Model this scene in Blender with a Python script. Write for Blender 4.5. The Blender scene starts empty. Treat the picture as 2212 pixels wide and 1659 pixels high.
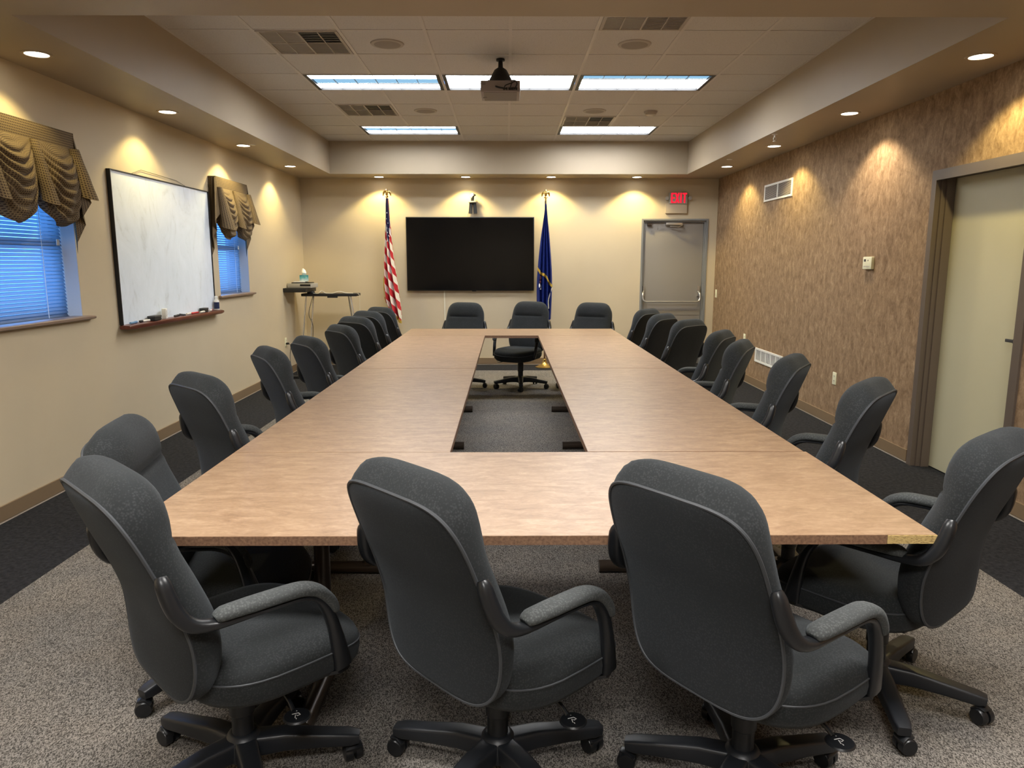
import bpy, bmesh, math, random
from mathutils import Vector, Matrix
R = math.radians
random.seed(7)
SC = bpy.context.scene
COL = SC.collection
# ------------------------------------------------------------------ materials
def new_mat(name, col, rough=.6, metal=0., spec=.5, **kw):
    m = bpy.data.materials.new(name); m.use_nodes = True
    b = m.node_tree.nodes['Principled BSDF']
    b.inputs['Base Color'].default_value = (*col, 1)
    b.inputs['Roughness'].default_value = rough
    b.inputs['Metallic'].default_value = metal
    b.inputs['Specular IOR Level'].default_value = spec
    for k, v in kw.items():
        b.inputs[k].default_value = v
    return m
def nodes(m):
    nt = m.node_tree
    return nt, nt.nodes, nt.links, nt.nodes['Principled BSDF']
def coords(m, scale=(1, 1, 1), kind='Object'):
    nt, N, L, b = nodes(m)
    tc = N.new('ShaderNodeTexCoord'); mp = N.new('ShaderNodeMapping')
    mp.inputs['Scale'].default_value = scale
    L.new(tc.outputs[kind], mp.inputs['Vector'])
    return mp.outputs['Vector']
def noise(m, vec, scale, detail=4, rough=.55, dist=0):
    nt, N, L, b = nodes(m)
    n = N.new('ShaderNodeTexNoise'); n.inputs['Scale'].default_value = scale
    n.inputs['Detail'].default_value = detail; n.inputs['Roughness'].default_value = rough
    n.inputs['Distortion'].default_value = dist
    L.new(vec, n.inputs['Vector']); return n.outputs['Fac']
def ramp(m, fac, stops):
    nt, N, L, b = nodes(m)
    r = N.new('ShaderNodeValToRGB'); e = r.color_ramp.elements
    while len(e) < len(stops): e.new(.5)
    for k, (p, c) in enumerate(stops):
        e[k].position = p; e[k].color = (*c, 1)
    L.new(fac, r.inputs['Fac']); return r.outputs['Color']
def mix(m, fac, a, b_, mode='MIX'):
    nt, N, L, b = nodes(m)
    x = N.new('ShaderNodeMix'); x.data_type = 'RGBA'; x.blend_type = mode
    for s, v in ((x.inputs[0], fac), (x.inputs[6], a), (x.inputs[7], b_)):
        if hasattr(v, 'is_linked') or hasattr(v, 'links'): L.new(v, s)
        elif isinstance(v, (int, float)): s.default_value = v
        else: s.default_value = (*v, 1)
    return x.outputs[2]
def math_(m, op, a, b_=None, c=None):
    nt, N, L, b = nodes(m)
    x = N.new('ShaderNodeMath'); x.operation = op
    for i, v in enumerate((a, b_, c)):
        if v is None: continue
        if hasattr(v, 'links'): L.new(v, x.inputs[i])
        else: x.inputs[i].default_value = v
    return x.outputs[0]
def set_col(m, out):
    nt, N, L, b = nodes(m); L.new(out, b.inputs['Base Color'])
def bump(m, h, dist=.002, strength=.5):
    nt, N, L, b = nodes(m)
    x = N.new('ShaderNodeBump'); x.inputs['Distance'].default_value = dist; x.inputs['Strength'].default_value = strength
    L.new(h, x.inputs['Height']); L.new(x.outputs['Normal'], b.inputs['Normal'])
def sepxyz(m, vec):
    nt, N, L, b = nodes(m)
    s = N.new('ShaderNodeSeparateXYZ'); L.new(vec, s.inputs[0]); return s.outputs

M = {}
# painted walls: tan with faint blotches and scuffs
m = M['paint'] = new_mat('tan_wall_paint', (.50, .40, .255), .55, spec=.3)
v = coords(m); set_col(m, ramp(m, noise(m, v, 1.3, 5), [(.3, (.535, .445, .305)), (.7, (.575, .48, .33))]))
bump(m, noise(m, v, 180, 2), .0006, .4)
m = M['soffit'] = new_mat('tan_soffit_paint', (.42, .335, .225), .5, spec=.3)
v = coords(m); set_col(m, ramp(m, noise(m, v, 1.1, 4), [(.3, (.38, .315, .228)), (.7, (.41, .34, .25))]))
# suede wallpaper
m = M['wallpaper'] = new_mat('brown_suede_wallpaper', (.3, .2, .12), .75, spec=.2)
v = coords(m, (1, 1, .58))
n1 = noise(m, v, 17, 6, .70, .6); n2 = noise(m, v, 75, 3, .7)
f = math_(m, 'ADD', math_(m, 'MULTIPLY', n1, .72), math_(m, 'MULTIPLY', n2, .28))
c1 = ramp(m, f, [(.34, (.15, .093, .050)), (.5, (.255, .168, .098)), (.66, (.39, .272, .165))])
set_col(m, c1); bump(m, f, .001, .5)
# carpet
m = M['carpet'] = new_mat('grey_loop_carpet', (.2, .18, .16), .95, spec=.1)
v = coords(m, (1, 1, 1)); nt, N, L, b = nodes(m)
vo = N.new('ShaderNodeTexVoronoi'); vo.inputs['Scale'].default_value = 250
mp2 = N.new('ShaderNodeMapping'); mp2.inputs['Scale'].default_value = (1.5, .8, 1); mp2.inputs['Rotation'].default_value = (0, 0, .5)
L.new(v, mp2.inputs['Vector']); L.new(mp2.outputs[0], vo.inputs['Vector'])
sepc = N.new('ShaderNodeSeparateColor'); L.new(vo.outputs['Color'], sepc.inputs[0])
cc = ramp(m, sepc.outputs[0], [(.1, (.045, .042, .038)), (.45, (.138, .128, .115)), (.8, (.27, .253, .23))])
big = ramp(m, noise(m, v, 3, 4), [(.3, (.86, .86, .88)), (.7, (1.05, 1.0, .96))])
set_col(m, mix(m, 1., cc, big, 'MULTIPLY')); bump(m, vo.outputs['Distance'], .004, -.9)
m = M['border'] = new_mat('black_border_carpet', (.016, .016, .018), .95, spec=.1)
v = coords(m); set_col(m, ramp(m, noise(m, v, 40, 6, .7), [(.35, (.012, .012, .014)), (.7, (.034, .034, .038))]))
bump(m, noise(m, v, 400, 2), .002, .6)
# laminate
def laminate(name, k=1.):
    m = new_mat(name, (.4, .26, .16), .36, spec=.5)
    v = coords(m, (.45, 1.35, 1))
    f = math_(m, 'ADD', math_(m, 'MULTIPLY', noise(m, v, 20, 8, .72, .8), .7), math_(m, 'MULTIPLY', noise(m, v, 130, 4, .7), .3))
    set_col(m, ramp(m, f, [(.33, (.185*k, .110*k, .062*k)), (.5, (.30*k, .192*k, .114*k)), (.66, (.41*k, .283*k, .178*k))]))
    nt, N, L, b = nodes(m)
    return m
M['laminate'] = laminate('mottled_brown_laminate')
m = M['edge'] = new_mat('brown_edge_banding', (.20, .11, .065), .4)
v = coords(m); set_col(m, ramp(m, noise(m, v, 120, 3), [(.35, (.15, .082, .05)), (.65, (.26, .15, .09))]))
m = M['chip'] = new_mat('particle_board', (.5, .36, .16), .9)
v = coords(m, (1, 1, 3)); set_col(m, ramp(m, noise(m, v, 90, 5, .7), [(.32, (.10, .06, .02)), (.48, (.48, .34, .13)), (.7, (.62, .47, .2))]))
# chair
def fabric(name, a, b2):
    m = new_mat(name, a, .9, spec=.2)
    b = m.node_tree.nodes['Principled BSDF']
    b.inputs['Sheen Weight'].default_value = .06; b.inputs['Sheen Roughness'].default_value = .5
    b.inputs['Sheen Tint'].default_value = (.75, .85, .95, 1)
    v = coords(m); nt, N, L, _ = nodes(m)
    vo = N.new('ShaderNodeTexVoronoi'); vo.inputs['Scale'].default_value = 170; L.new(v, vo.inputs['Vector'])
    f = math_(m, 'ADD', math_(m, 'MULTIPLY', vo.outputs['Distance'], .7), math_(m, 'MULTIPLY', noise(m, v, 9, 4), .5))
    set_col(m, ramp(m, f, [(.25, b2), (.62, a)])); bump(m, vo.outputs['Distance'], .002, -.7)
    return m
M['fabric'] = fabric('charcoal_chair_fabric', (.0185, .0205, .0215), (.036, .0385, .0405))
M['panel'] = fabric('charcoal_fabric_shaded', (.0135, .0148, .0165), (.024, .026, .0285))  # same charcoal cloth darkened: shade on the backs put into the colour
M['padfab'] = fabric('worn_grey_arm_fabric', (.05, .054, .054), (.095, .10, .098))
M['piping'] = new_mat('dark_piping', (.040, .044, .050), .6)
M['plastic'] = new_mat('black_plastic', (.009, .010, .012), .33)
M['plastic_base'] = new_mat('satin_black_base', (.012, .014, .018), .42)
M['mark'] = new_mat('grey_white_mark', (.55, .55, .55), .5)
M['leg_brown'] = new_mat('brown_powder_coat', (.055, .040, .030), .3, .3)
# room bits
M['baseboard'] = new_mat('brown_vinyl_baseboard', (.20, .135, .075), .55)
M['gapwhite'] = new_mat('pale_glue_strip', (.62, .52, .40), .8)
m = M['tile'] = new_mat('fissured_ceiling_tile', (.45, .40, .35), .9, spec=.1)
v = coords(m); f = noise(m, v, 95, 5, .75)
set_col(m, ramp(m, f, [(.30, (.40, .375, .35)), (.42, (.60, .57, .535)), (.8, (.66, .63, .595))])); bump(m, f, .0015, .5)
M['tbar'] = new_mat('ceiling_grid_metal', (.60, .56, .52), .5)
M['tbar_light'] = new_mat('troffer_flange', (.5, .46, .4), .4)
M['black'] = new_mat('matte_black', (.006, .006, .007), .5)
M['dark'] = new_mat('dark_grey', (.03, .03, .032), .5)
def emis(name, col, s):
    m = bpy.data.materials.new(name); m.use_nodes = True
    nt = m.node_tree; nt.nodes.clear()
    e = nt.nodes.new('ShaderNodeEmission'); o = nt.nodes.new('ShaderNodeOutputMaterial')
    e.inputs['Color'].default_value = (*col, 1); e.inputs['Strength'].default_value = s
    nt.links.new(e.outputs[0], o.inputs[0]); return m
M['lens'] = emis('lit_troffer_lens', (.96, .98, 1.0), 15.)
M['lens_blue'] = emis('lit_troffer_lens_cool', (.36, .68, .98), .42)
M['lens_bar'] = new_mat('lens_divider', (.3, .33, .36), .5)
M['lens_added'] = emis('lit_added_lens', (1., .97, .93), 25.)  # glow of the unseen lights added at the camera end
M['can_lens'] = emis('lit_downlight_lens', (1.0, .93, .80), 9.)
M['can_ring'] = new_mat('downlight_trim', (.42, .34, .24), .4)
M['speaker'] = new_mat('speaker_grille', (.30, .26, .22), .7)
M['vent'] = new_mat('vent_beige', (.42, .37, .32), .5)
M['white'] = new_mat('white_enamel', (.75, .74, .70), .4)
m = M['board'] = new_mat('used_whiteboard', (.78, .79, .80), .25)
v = coords(m, (1, 1, .45)); set_col(m, ramp(m, noise(m, v, 5, 7, .7, 1.5), [(.28, (.60, .65, .70)), (.45, (.76, .83, .91)), (.7, (.81, .88, .97))]))
M['cherry'] = new_mat('cherry_wood', (.085, .018, .010), .3)
m = M['cherry']; v = coords(m, (20, 1, 20)); set_col(m, ramp(m, noise(m, v, 3, 4), [(.3, (.06, .012, .007)), (.7, (.13, .03, .017))]))
M['sill'] = new_mat('brown_sill', (.22, .15, .11), .4)
M['reveal'] = new_mat('pale_reveal_paint', (.55, .55, .52), .6)
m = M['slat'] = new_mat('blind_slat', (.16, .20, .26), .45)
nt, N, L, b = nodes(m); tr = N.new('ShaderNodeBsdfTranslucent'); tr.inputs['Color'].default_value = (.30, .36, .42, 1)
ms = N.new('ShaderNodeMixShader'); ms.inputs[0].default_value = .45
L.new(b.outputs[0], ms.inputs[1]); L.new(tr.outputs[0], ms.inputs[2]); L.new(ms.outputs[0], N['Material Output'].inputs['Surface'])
M['cordw'] = new_mat('blind_cord', (.75, .8, .85), .7)
M['winframe'] = new_mat('window_frame_dark', (.10, .13, .17), .5)
m = M['glass'] = new_mat('window_glass', (1, 1, 1), .02); m.node_tree.nodes['Principled BSDF'].inputs['Transmission Weight'].default_value = 1
m.node_tree.nodes['Principled BSDF'].inputs['IOR'].default_value = 1.05
m = M['sky_emit'] = M['lens']
# valance fabric: olive brown with dark dots
m = M['valance'] = new_mat('dotted_valance_fabric', (.13, .095, .05), .8, spec=.2)
nt, N, L, b = nodes(m)
uv = N.new('ShaderNodeUVMap'); sx = N.new('ShaderNodeSeparateXYZ'); L.new(uv.outputs[0], sx.inputs[0])
a1 = math_(m, 'SINE', math_(m, 'MULTIPLY', math_(m, 'ADD', sx.outputs[0], sx.outputs[1]), 210.))
a2 = math_(m, 'SINE', math_(m, 'MULTIPLY', math_(m, 'SUBTRACT', sx.outputs[0], sx.outputs[1]), 210.))
ff = math_(m, 'MULTIPLY', a1, a2)
set_col(m, ramp(m, ff, [(.18, (.185, .135, .075)), (.42, (.045, .028, .02))]))
# doors
M['door_grey'] = new_mat('grey_steel_door', (.245, .222, .195), .42)
M['door_frame'] = new_mat('grey_door_frame', (.21, .212, .21), .42)
M['door_cream'] = new_mat('cream_door', (.47, .44, .30), .5)
M['jamb'] = new_mat('brown_jamb_paint', (.112, .086, .068), .45)
M['steel'] = new_mat('brushed_steel', (.62, .62, .62), .28, .9)
M['chrome'] = new_mat('silver_tube', (.75, .75, .74), .22, .9)
M['bronze'] = new_mat('dark_bronze', (.05, .035, .03), .4, .5)
M['brass'] = new_mat('polished_brass', (.72, .50, .17), .22, 1.)
M['red'] = emis('lit_red_letters', (1., .01, .03), .85)
M['exit_body'] = new_mat('exit_housing', (.34, .31, .27), .5)
M['paint_plate'] = new_mat('painted_cover_plate', (.48, .39, .27), .45)
M['ivory'] = new_mat('ivory_plastic', (.72, .70, .50), .45)
M['screen'] = new_mat('tv_screen', (.0025, .0025, .003), .12, spec=.25)
M['bezel'] = new_mat('tv_bezel', (.006, .006, .006), .3)
M['teal'] = new_mat('teal_box', (.05, .25, .27), .6)
m = M['teal']; v = coords(m, (1, 1, 1)); s = sepxyz(m, v)
set_col(m, ramp(m, math_(m, 'ADD', math_(m, 'MULTIPLY', s[2], 9.), math_(m, 'MULTIPLY', noise(m, v, 30, 3), .55)), [(.35, (.62, .70, .70)), (.75, (.13, .40, .42)), (1., (.03, .20, .23))]))
M['tissue'] = new_mat('white_tissue', (.85, .84, .8), .9)
M['silver'] = new_mat('silver_case', (.42, .40, .36), .4, .2)
M['proj'] = new_mat('projector_case', (.30, .26, .25), .5)
M['proj2'] = new_mat('projector_case_dark', (.20, .175, .165), .5)
M['cream'] = new_mat('cream_raceway', (.66, .60, .46), .5)
M['cable_w'] = new_mat('white_cable', (.7, .66, .56), .6)
M['skyblue'] = new_mat('light_blue_cap', (.12, .25, .45), .5)
M['redink'] = new_mat('red_marker', (.45, .02, .02), .5)
# flags
m = M['flag_blue'] = new_mat('royal_blue_flag', (.010, .026, .20), .75, spec=.2)
b = m.node_tree.nodes['Principled BSDF']; 
M['gold'] = new_mat('gold_fringe', (.55, .37, .05), .7)
m = M['flag_us'] = new_mat('striped_flag', (.8, .8, .8), .65)
nt, N, L, b = nodes(m)
uv = N.new('ShaderNodeUVMap'); sx = N.new('ShaderNodeSeparateXYZ'); L.new(uv.outputs[0], sx.inputs[0])
U, V = sx.outputs[0], sx.outputs[1]       # U across the drape 0..1, V height in metres
q = math_(m, 'ADD', math_(m, 'MULTIPLY', V, 4.7), math_(m, 'MULTIPLY', U, 1.75))
st = math_(m, 'GREATER_THAN', math_(m, 'FRACT', q), .5)
stripes = mix(m, st, (.50, .012, .025), (.80, .76, .68))
can = math_(m, 'GREATER_THAN', math_(m, 'SUBTRACT', V, math_(m, 'MULTIPLY', math_(m, 'ABSOLUTE', math_(m, 'SUBTRACT', U, .62)), .75)), 1.78)
set_col(m, mix(m, can, stripes, (.022, .018, .085)))
M['star'] = new_mat('white_star', (.8, .78, .74), .7)

# ------------------------------------------------------------------ mesh builder
class MB:
    def __init__(s): s.v = []; s.f = []; s.mi = []; s.uv = {}; s.T = Matrix.Identity(4)
    def add(s, vs, fs, mi=0):
        o = len(s.v)
        s.v += [tuple(s.T @ Vector(p)) for p in vs]
        for f in fs: s.f.append(tuple(i + o for i in f)); s.mi.append(mi)
        return o
    def box(s, x0, x1, y0, y1, z0, z1, mi=0, bev=0.):
        if bev <= 0:
            vs = [(x, y, z) for z in (z0, z1) for x, y in ((x0, y0), (x1, y0), (x1, y1), (x0, y1))]
            s.add(vs, [(3, 2, 1, 0), (4, 5, 6, 7), (0, 1, 5, 4), (1, 2, 6, 5), (2, 3, 7, 6), (3, 0, 4, 7)], mi); return
        bm = bmesh.new(); bmesh.ops.create_cube(bm, size=1)
        for q in bm.verts: q.co = ((x0 + x1) / 2 + q.co.x * (x1 - x0), (y0 + y1) / 2 + q.co.y * (y1 - y0), (z0 + z1) / 2 + q.co.z * (z1 - z0))
        bmesh.ops.bevel(bm, geom=list(bm.edges), offset=bev, segments=2, affect='EDGES', profile=.6)
        bm.verts.index_update()
        s.add([tuple(q.co) for q in bm.verts], [tuple(q.index for q in f.verts) for f in bm.faces], mi); bm.free()
    def rings(s, R_, mi=0, caps=(True, True), closed=True):
        n = len(R_[0]); vs = [p for r in R_ for p in r]; fs = []
        for k in range(len(R_) - 1):
            for i in range(n if closed else n - 1):
                j = (i + 1) % n
                fs.append((k * n + i, k * n + j, (k + 1) * n + j, (k + 1) * n + i))
        if caps[0]: fs.append(tuple(range(n - 1, -1, -1)))
        if caps[1]: fs.append(tuple((len(R_) - 1) * n + i for i in range(n)))
        s.add(vs, fs, mi)
    def tube(s, path, r, seg=10, mi=0, caps=(True, True)):
        P = [Vector(p) for p in path]; rr = r if isinstance(r, (list, tuple)) else [r] * len(P)
        up = None; out = []
        for k, p in enumerate(P):
            t = (P[min(k + 1, len(P) - 1)] - P[max(k - 1, 0)]).normalized()
            if up is None: up = Vector((0, 0, 1)) if abs(t.z) < .9 else Vector((1, 0, 0))
            a = (up - t * up.dot(t)).normalized(); b = t.cross(a); up = a
            out.append([p + (a * math.cos(q) + b * math.sin(q)) * rr[k] for q in [2 * math.pi * i / seg for i in range(seg)]])
        s.rings(out, mi, caps)
    def strap(s, path, sec, side=(1, 0, 0), mi=0, n=12, e=3.):
        # rounded rectangular section swept along path; sec = list of (half width along side, half thickness)
        P = [Vector(p) for p in path]; S = Vector(side); out = []
        for k, p in enumerate(P):
            t = (P[min(k + 1, len(P) - 1)] - P[max(k - 1, 0)]).normalized()
            a = (S - t * S.dot(t)).normalized(); b = t.cross(a); w, h = sec[k]
            ring = []
            for i in range(n):
                q = 2 * math.pi * (i + .5) / n; c, d = math.cos(q), math.sin(q)
                ring.append(p + a * w * math.copysign(abs(c) ** (2 / e), c) + b * h * math.copysign(abs(d) ** (2 / e), d))
            out.append(ring)
        s.rings(out, mi)
    def lathe(s, prof, seg=24, c=(0, 0, 0), mi=0, caps=(True, True)):
        s.rings([[(c[0] + r * math.cos(2 * math.pi * i / seg), c[1] + r * math.sin(2 * math.pi * i / seg), c[2] + z) for i in range(seg)] for r, z in prof], mi, caps)
    def grid(s, fn, nu, nv, mi=0, flip=False, uvfn=None):
        vs = [fn(i / nu, j / nv) for j in range(nv + 1) for i in range(nu + 1)]
        fs = []
        for j in range(nv):
            for i in range(nu):
                a = j * (nu + 1) + i; q = (a, a + 1, a + nu + 2, a + nu + 1)
                fs.append(q[::-1] if flip else q)
        o = s.add(vs, fs, mi)
        if uvfn:
            for j in range(nv + 1):
                for i in range(nu + 1): s.uv[o + j * (nu + 1) + i] = uvfn(i / nu, j / nv)
    def build(s, name, mats, parent=None, smooth=35, loc=None, rz=None):
        if not isinstance(mats, (list, tuple)): mats = [mats]
        me = bpy.data.meshes.new(name); me.from_pydata(s.v, [], s.f); me.update()
        for x in mats: me.materials.append(x if not isinstance(x, str) else M[x])
        for p, k in zip(me.polygons, s.mi): p.material_index = k
        if s.uv:
            l = me.uv_layers.new(name='UVMap')
            for lp in me.loops: l.data[lp.index].uv = s.uv.get(lp.vertex_index, (0, 0))
        bm = bmesh.new(); bm.from_mesh(me); bmesh.ops.recalc_face_normals(bm, faces=list(bm.faces)) if not s.uv else None
        bm.to_mesh(me); bm.free()
        if smooth:
            for p in me.polygons: p.use_smooth = True
            me.set_sharp_from_angle(angle=R(smooth))
        o = bpy.data.objects.new(name, me); COL.objects.link(o)
        if parent is not None: o.parent = parent
        if loc is not None: o.location = loc
        if rz is not None: o.rotation_euler = (0, 0, rz)
        return o
def catmull(P, n=4):
    P = [Vector(p) for p in P]; out = []
    for k in range(len(P) - 1):
        a, b, c, d = P[max(k - 1, 0)], P[k], P[k + 1], P[min(k + 2, len(P) - 1)]
        for i in range(n):
            t = i / n
            out.append(.5 * ((2 * b) + (c - a) * t + (2 * a - 5 * b + 4 * c - d) * t * t + (3 * b - a - 3 * c + d) * t ** 3))
    out.append(P[-1]); return out
def lerp_list(vals, n):   # resample list of tuples to catmull density
    out = []
    for k in range(len(vals) - 1):
        for i in range(n):
            t = i / n; out.append(tuple(a + (b - a) * t for a, b in zip(vals[k], vals[k + 1])))
    out.append(vals[-1]); return out
def tag(o, label, cat, group=None):
    o['label'] = label; o['category'] = cat
    if group: o['group'] = group
    return o
def thing(name, label, cat, loc=(0, 0, 0), rz=0, group=None):
    o = bpy.data.objects.new(name, None); COL.objects.link(o); o.empty_display_size = .1
    o.location = loc; o.rotation_euler = (0, 0, rz); return tag(o, label, cat, group)
def struct(o): o['kind'] = 'structure'; return o
def dup(root, loc, rz, label, group=None):
    def rec(o, par):
        c = o.copy(); COL.objects.link(c)
        if par is not None:
            c.parent = par; c.matrix_parent_inverse = o.matrix_parent_inverse.copy()
        for ch in list(o.children): rec(ch, c)
        return c
    r = rec(root, None); r.location = loc; r.rotation_euler = (0, 0, rz); r['label'] = label
    if group: r['group'] = group
    return r
def bar(x0, x1, y0, y1, z0, z1, name, mat, parent=None, bev=0.): 
    b = MB(); b.box(x0, x1, y0, y1, z0, z1, 0, bev); return b.build(name, mat, parent)

# ------------------------------------------------------------------ room constants
XL, XR, YB, YF = -2.977, 3.0615, 10.77, -3.2
ZS, ZC = 2.703, 3.135
IL, IR, YN, YK = -2.4096, 2.4693, 3.787, 10.214
G = .6096; GX, GY = .0273, 5.4704

# floor: loop carpet field with black border carpet along the walls
b = MB()
FX0, FX1, FY1 = -2.28, 2.37, 10.18
b.box(FX0, FX1, YF, FY1, -.1, 0, 0)
rnd = random.Random(3)
b.box(XL - .1, FX0, YF, YB + .3, -.1, .0, 1); b.box(FX1, XR + .5, YF, YB + .3, -.1, .0, 1); b.box(FX0, FX1, FY1, YB + .3, -.1, .0, 1)
struct(b.build('floor', ['carpet', 'border'], smooth=None))

# left wall with two window openings
W1 = (3.88, 5.11, 1.135, 2.16); W2 = (7.60, 8.47, 1.165, 2.16); WD = .25
b = MB(); xo = XL - WD
ys = [YF, W1[0], W1[1], W2[0], W2[1], YB + .1]
b.box(xo, XL, ys[0], ys[1], 0, ZC); b.box(xo, XL, ys[2], ys[3], 0, ZC); b.box(xo, XL, ys[4], ys[5], 0, ZC)
for w in (W1, W2):
    b.box(xo, XL, w[0], w[1], 0, w[2]); b.box(xo, XL, w[0], w[1], w[3], ZC)
struct(b.build('wall_left', 'paint', smooth=None))
# back wall with door recess
DX0, DX1, DZ = 1.97, 2.93, 2.135
b = MB(); b.box(XL - .1, DX0, YB, YB + .16, 0, ZC); b.box(DX1, XR + .3, YB, YB + .16, 0, ZC); b.box(DX0, DX1, YB, YB + .16, DZ, ZC)
struct(b.build('wall_back', 'paint', smooth=None))
# right wall with doorway
RY0, RY1, RZ = 4.30, 5.30, 2.14
b = MB(); b.box(XR, XR + .22, YF, RY0, 0, ZC); b.box(XR, XR + .22, RY1, YB, 0, ZC); b.box(XR, XR + .22, RY0, RY1, RZ, ZC)
struct(b.build('wall_right', 'wallpaper', smooth=None))
b = MB(); b.box(XL - .1, XR + .1, YF - .1, YF, 0, ZC); struct(b.build('wall_front', 'paint', smooth=None))

# ceiling tray: painted soffit ring, tile field with grid
b = MB(); T = .1
b.box(XL, IL, YN, YB, ZS, ZC + T); b.box(IR, XR, YN, YB, ZS, ZC + T); b.box(IL, IR, YK, YB, ZS, ZC + T)
RY_0, RY_1 = -2.7, 2.5  # unseen rear recess, shaped to keep the added lights off the upper walls
b.box(XL, XR, RY_1, YN, ZS, ZC + T); b.box(XL, XR, YF, RY_0, ZS, ZC + T)
b.box(XL, IL, RY_0, RY_1, ZS, ZC + T); b.box(IR, XR, RY_0, RY_1, ZS, ZC + T)
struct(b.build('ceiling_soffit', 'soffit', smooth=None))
# openings for the troffers: the tile plate is built cell by cell
TRO = [(-3, 2), (-1, 2), (1, 2), (-3, 6), (1, 6)]
troset = {(a + d, j) for a, j in TRO for d in (0, 1)}
b = MB()
xs = [IL] + [GX + k * G for k in range(-3, 4)] + [IR]
xk = [-4, -3, -2, -1, 0, 1, 2, 3]
yl = [YN] + [GY + k * G for k in range(-2, 8)] + [YK]
yk = [-3] + list(range(-2, 8))
for i in range(len(xs) - 1):
    for j in range(len(yl) - 1):
        if (xk[i], yk[j]) in troset: b.box(xs[i], xs[i + 1], yl[j], yl[j + 1], ZC + .09, ZC + .11, 0); continue
        b.box(xs[i], xs[i + 1], yl[j], yl[j + 1], ZC + .004, ZC + .06, 0)
for i in range(1, len(xs) - 1):
    for j in range(len(yl) - 1):
        if (xk[i] - 1, yk[j]) in troset and (xk[i], yk[j]) in troset and xk[i] in (-2, 0, 2): continue
        b.box(xs[i] - .012, xs[i] + .012, yl[j], yl[j + 1], ZC, ZC + .0039, 1)
for j in range(1, len(yl) - 1):
    for i in range(len(xs) - 1):
        b.box(xs[i] + .0121, xs[i + 1] - .0121, yl[j] - .008, yl[j] + .008, ZC, ZC + .0039, 1)
b.box(IL, IL + .02, YN, YK, ZC - .0002, ZC + .0035, 1); b.box(IR - .02, IR, YN, YK, ZC - .0002, ZC + .0035, 1)
b.box(IL + .02, IR - .02, YK - .02, YK, ZC - .0002, ZC + .0035, 1)
b.box(IL, IR, RY_0, RY_1, ZC + .004, ZC + .06, 0)
struct(b.build('ceiling', ['tile', 'tbar'], smooth=None))

# troffers
def troffer(a, j, label):
    x0, y0 = GX + a * G + .014, GY + j * G + .010; x1, y1 = x0 + 2 * G - .028, y0 + G - .020
    t = thing('ceiling_light', label, 'ceiling light', ((x0 + x1) / 2, (y0 + y1) / 2, ZC), 0, 'fluorescent troffers in the tiled ceiling')
    w, d = (x1 - x0) / 2, (y1 - y0) / 2
    f = MB()
    f.box(-w, w, -d, -d + .034, .001, .075); f.box(-w, w, d - .012, d, .001, .075)
    f.box(-w, -w + .030, -d + .034, d - .012, .001, .075); f.box(w - .030, w, -d + .034, d - .012, .001, .075)
    f.build('frame', 'black', t, smooth=None)
    w2, d2 = w - .030, d - .034
    lens = MB()
    ys_ = [-d2, -d2 + (2 * d2 + .022) / 3, -d2 + (2 * d2 + .022) * 2 / 3, d2 + .022]
    for k in range(3):
        lens.box(-w2, w2, ys_[k], ys_[k + 1], .022, .027, 1 if (k == (0 if a == 1 else 1)) and not (a == -1 or (a == 1 and j == 6)) else 0)
    lens.build('lens', ['lens', 'lens_blue'], t, smooth=None)
    g = MB()
    for k in range(1, 6): xx = -w2 + 2 * w2 * k / 6; g.box(xx - .0015, xx + .0015, -d2, d2 + .022, .012, .0215)
    for k in (1, 2): g.box(-w2, w2, ys_[k] - .0015, ys_[k] + .0015, .014, .0215)
    g.build('louver', 'lens_bar', t, smooth=None)
for a, j, l in ((-3, 2, 'lit rectangular ceiling light left of the projector in the nearer row'), (-1, 2, 'lit rectangular ceiling light right behind the projector, middle of the nearer row'),
                (1, 2, 'lit rectangular ceiling light right of the projector in the nearer row'), (-3, 6, 'lit rectangular ceiling light of the far pair, on the left'),
                (1, 6, 'lit rectangular ceiling light of the far pair, on the right near the exit side')):
    troffer(a, j, l)

# downlights
WARM = (1.0, .81, .34)
def make_can():
    t = thing('downlight', '', 'downlight', (0, 0, ZS), 0, 'round recessed downlights in the soffit')
    f = MB(); f.lathe([(.062, -.001), (.064, -.006), (.080, -.006), (.084, -.001)], 32, caps=(False, False)); f.build('trim_ring', 'can_ring', t)
    f = MB(); f.lathe([(.062, -.0035), (.062, -.001)], 32); f.build('lens', 'can_lens', t)
    return t
can0 = make_can(); first = True
def can(x, y, label, power=30., col=WARM, toward=(0, 0), size=118):
    global first
    if first: t = can0; t.location = (x, y, ZS); t['label'] = label; first = False
    else: t = dup(can0, (x, y, ZS), 0, label)
    ld = bpy.data.lights.new('downlight_bulb', 'SPOT'); ld.energy = power; ld.color = col; ld.spot_size = R(size); ld.spot_blend = .38; ld.shadow_soft_size = .035
    lo = bpy.data.objects.new('bulb', ld); COL.objects.link(lo); lo.parent = t; lo.location = (0, 0, -.02)
    d = Vector((toward[0], toward[1], -1)); lo.rotation_euler = d.to_track_quat('-Z', 'Y').to_euler()
PW = 13.
for k, (y, l) in enumerate(((4.45, 'lit downlight above the near window, closest to the camera on the left'), (6.08, 'lit downlight above the whiteboard'), (7.77, 'lit downlight just before the small far window valance'), (9.40, 'lit downlight at the far end of the left soffit'))):
    can(-2.71, y, l, PW * (.45 if k == 1 else 1.))
for k, (y, l, c, p) in enumerate(((4.46, 'lit downlight above the doorway in the wallpapered wall', WARM, 1.5), (6.10, 'lit downlight casting a whitish cone on the wallpaper', (1., .84, .72), 1.6), (7.77, 'lit downlight beside the hanging sprinkler on the right soffit', WARM, 1.25), (9.40, 'lit downlight at the far end of the right soffit', WARM, 1.2))):
    can(2.765, y, l, PW * p, c)
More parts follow.
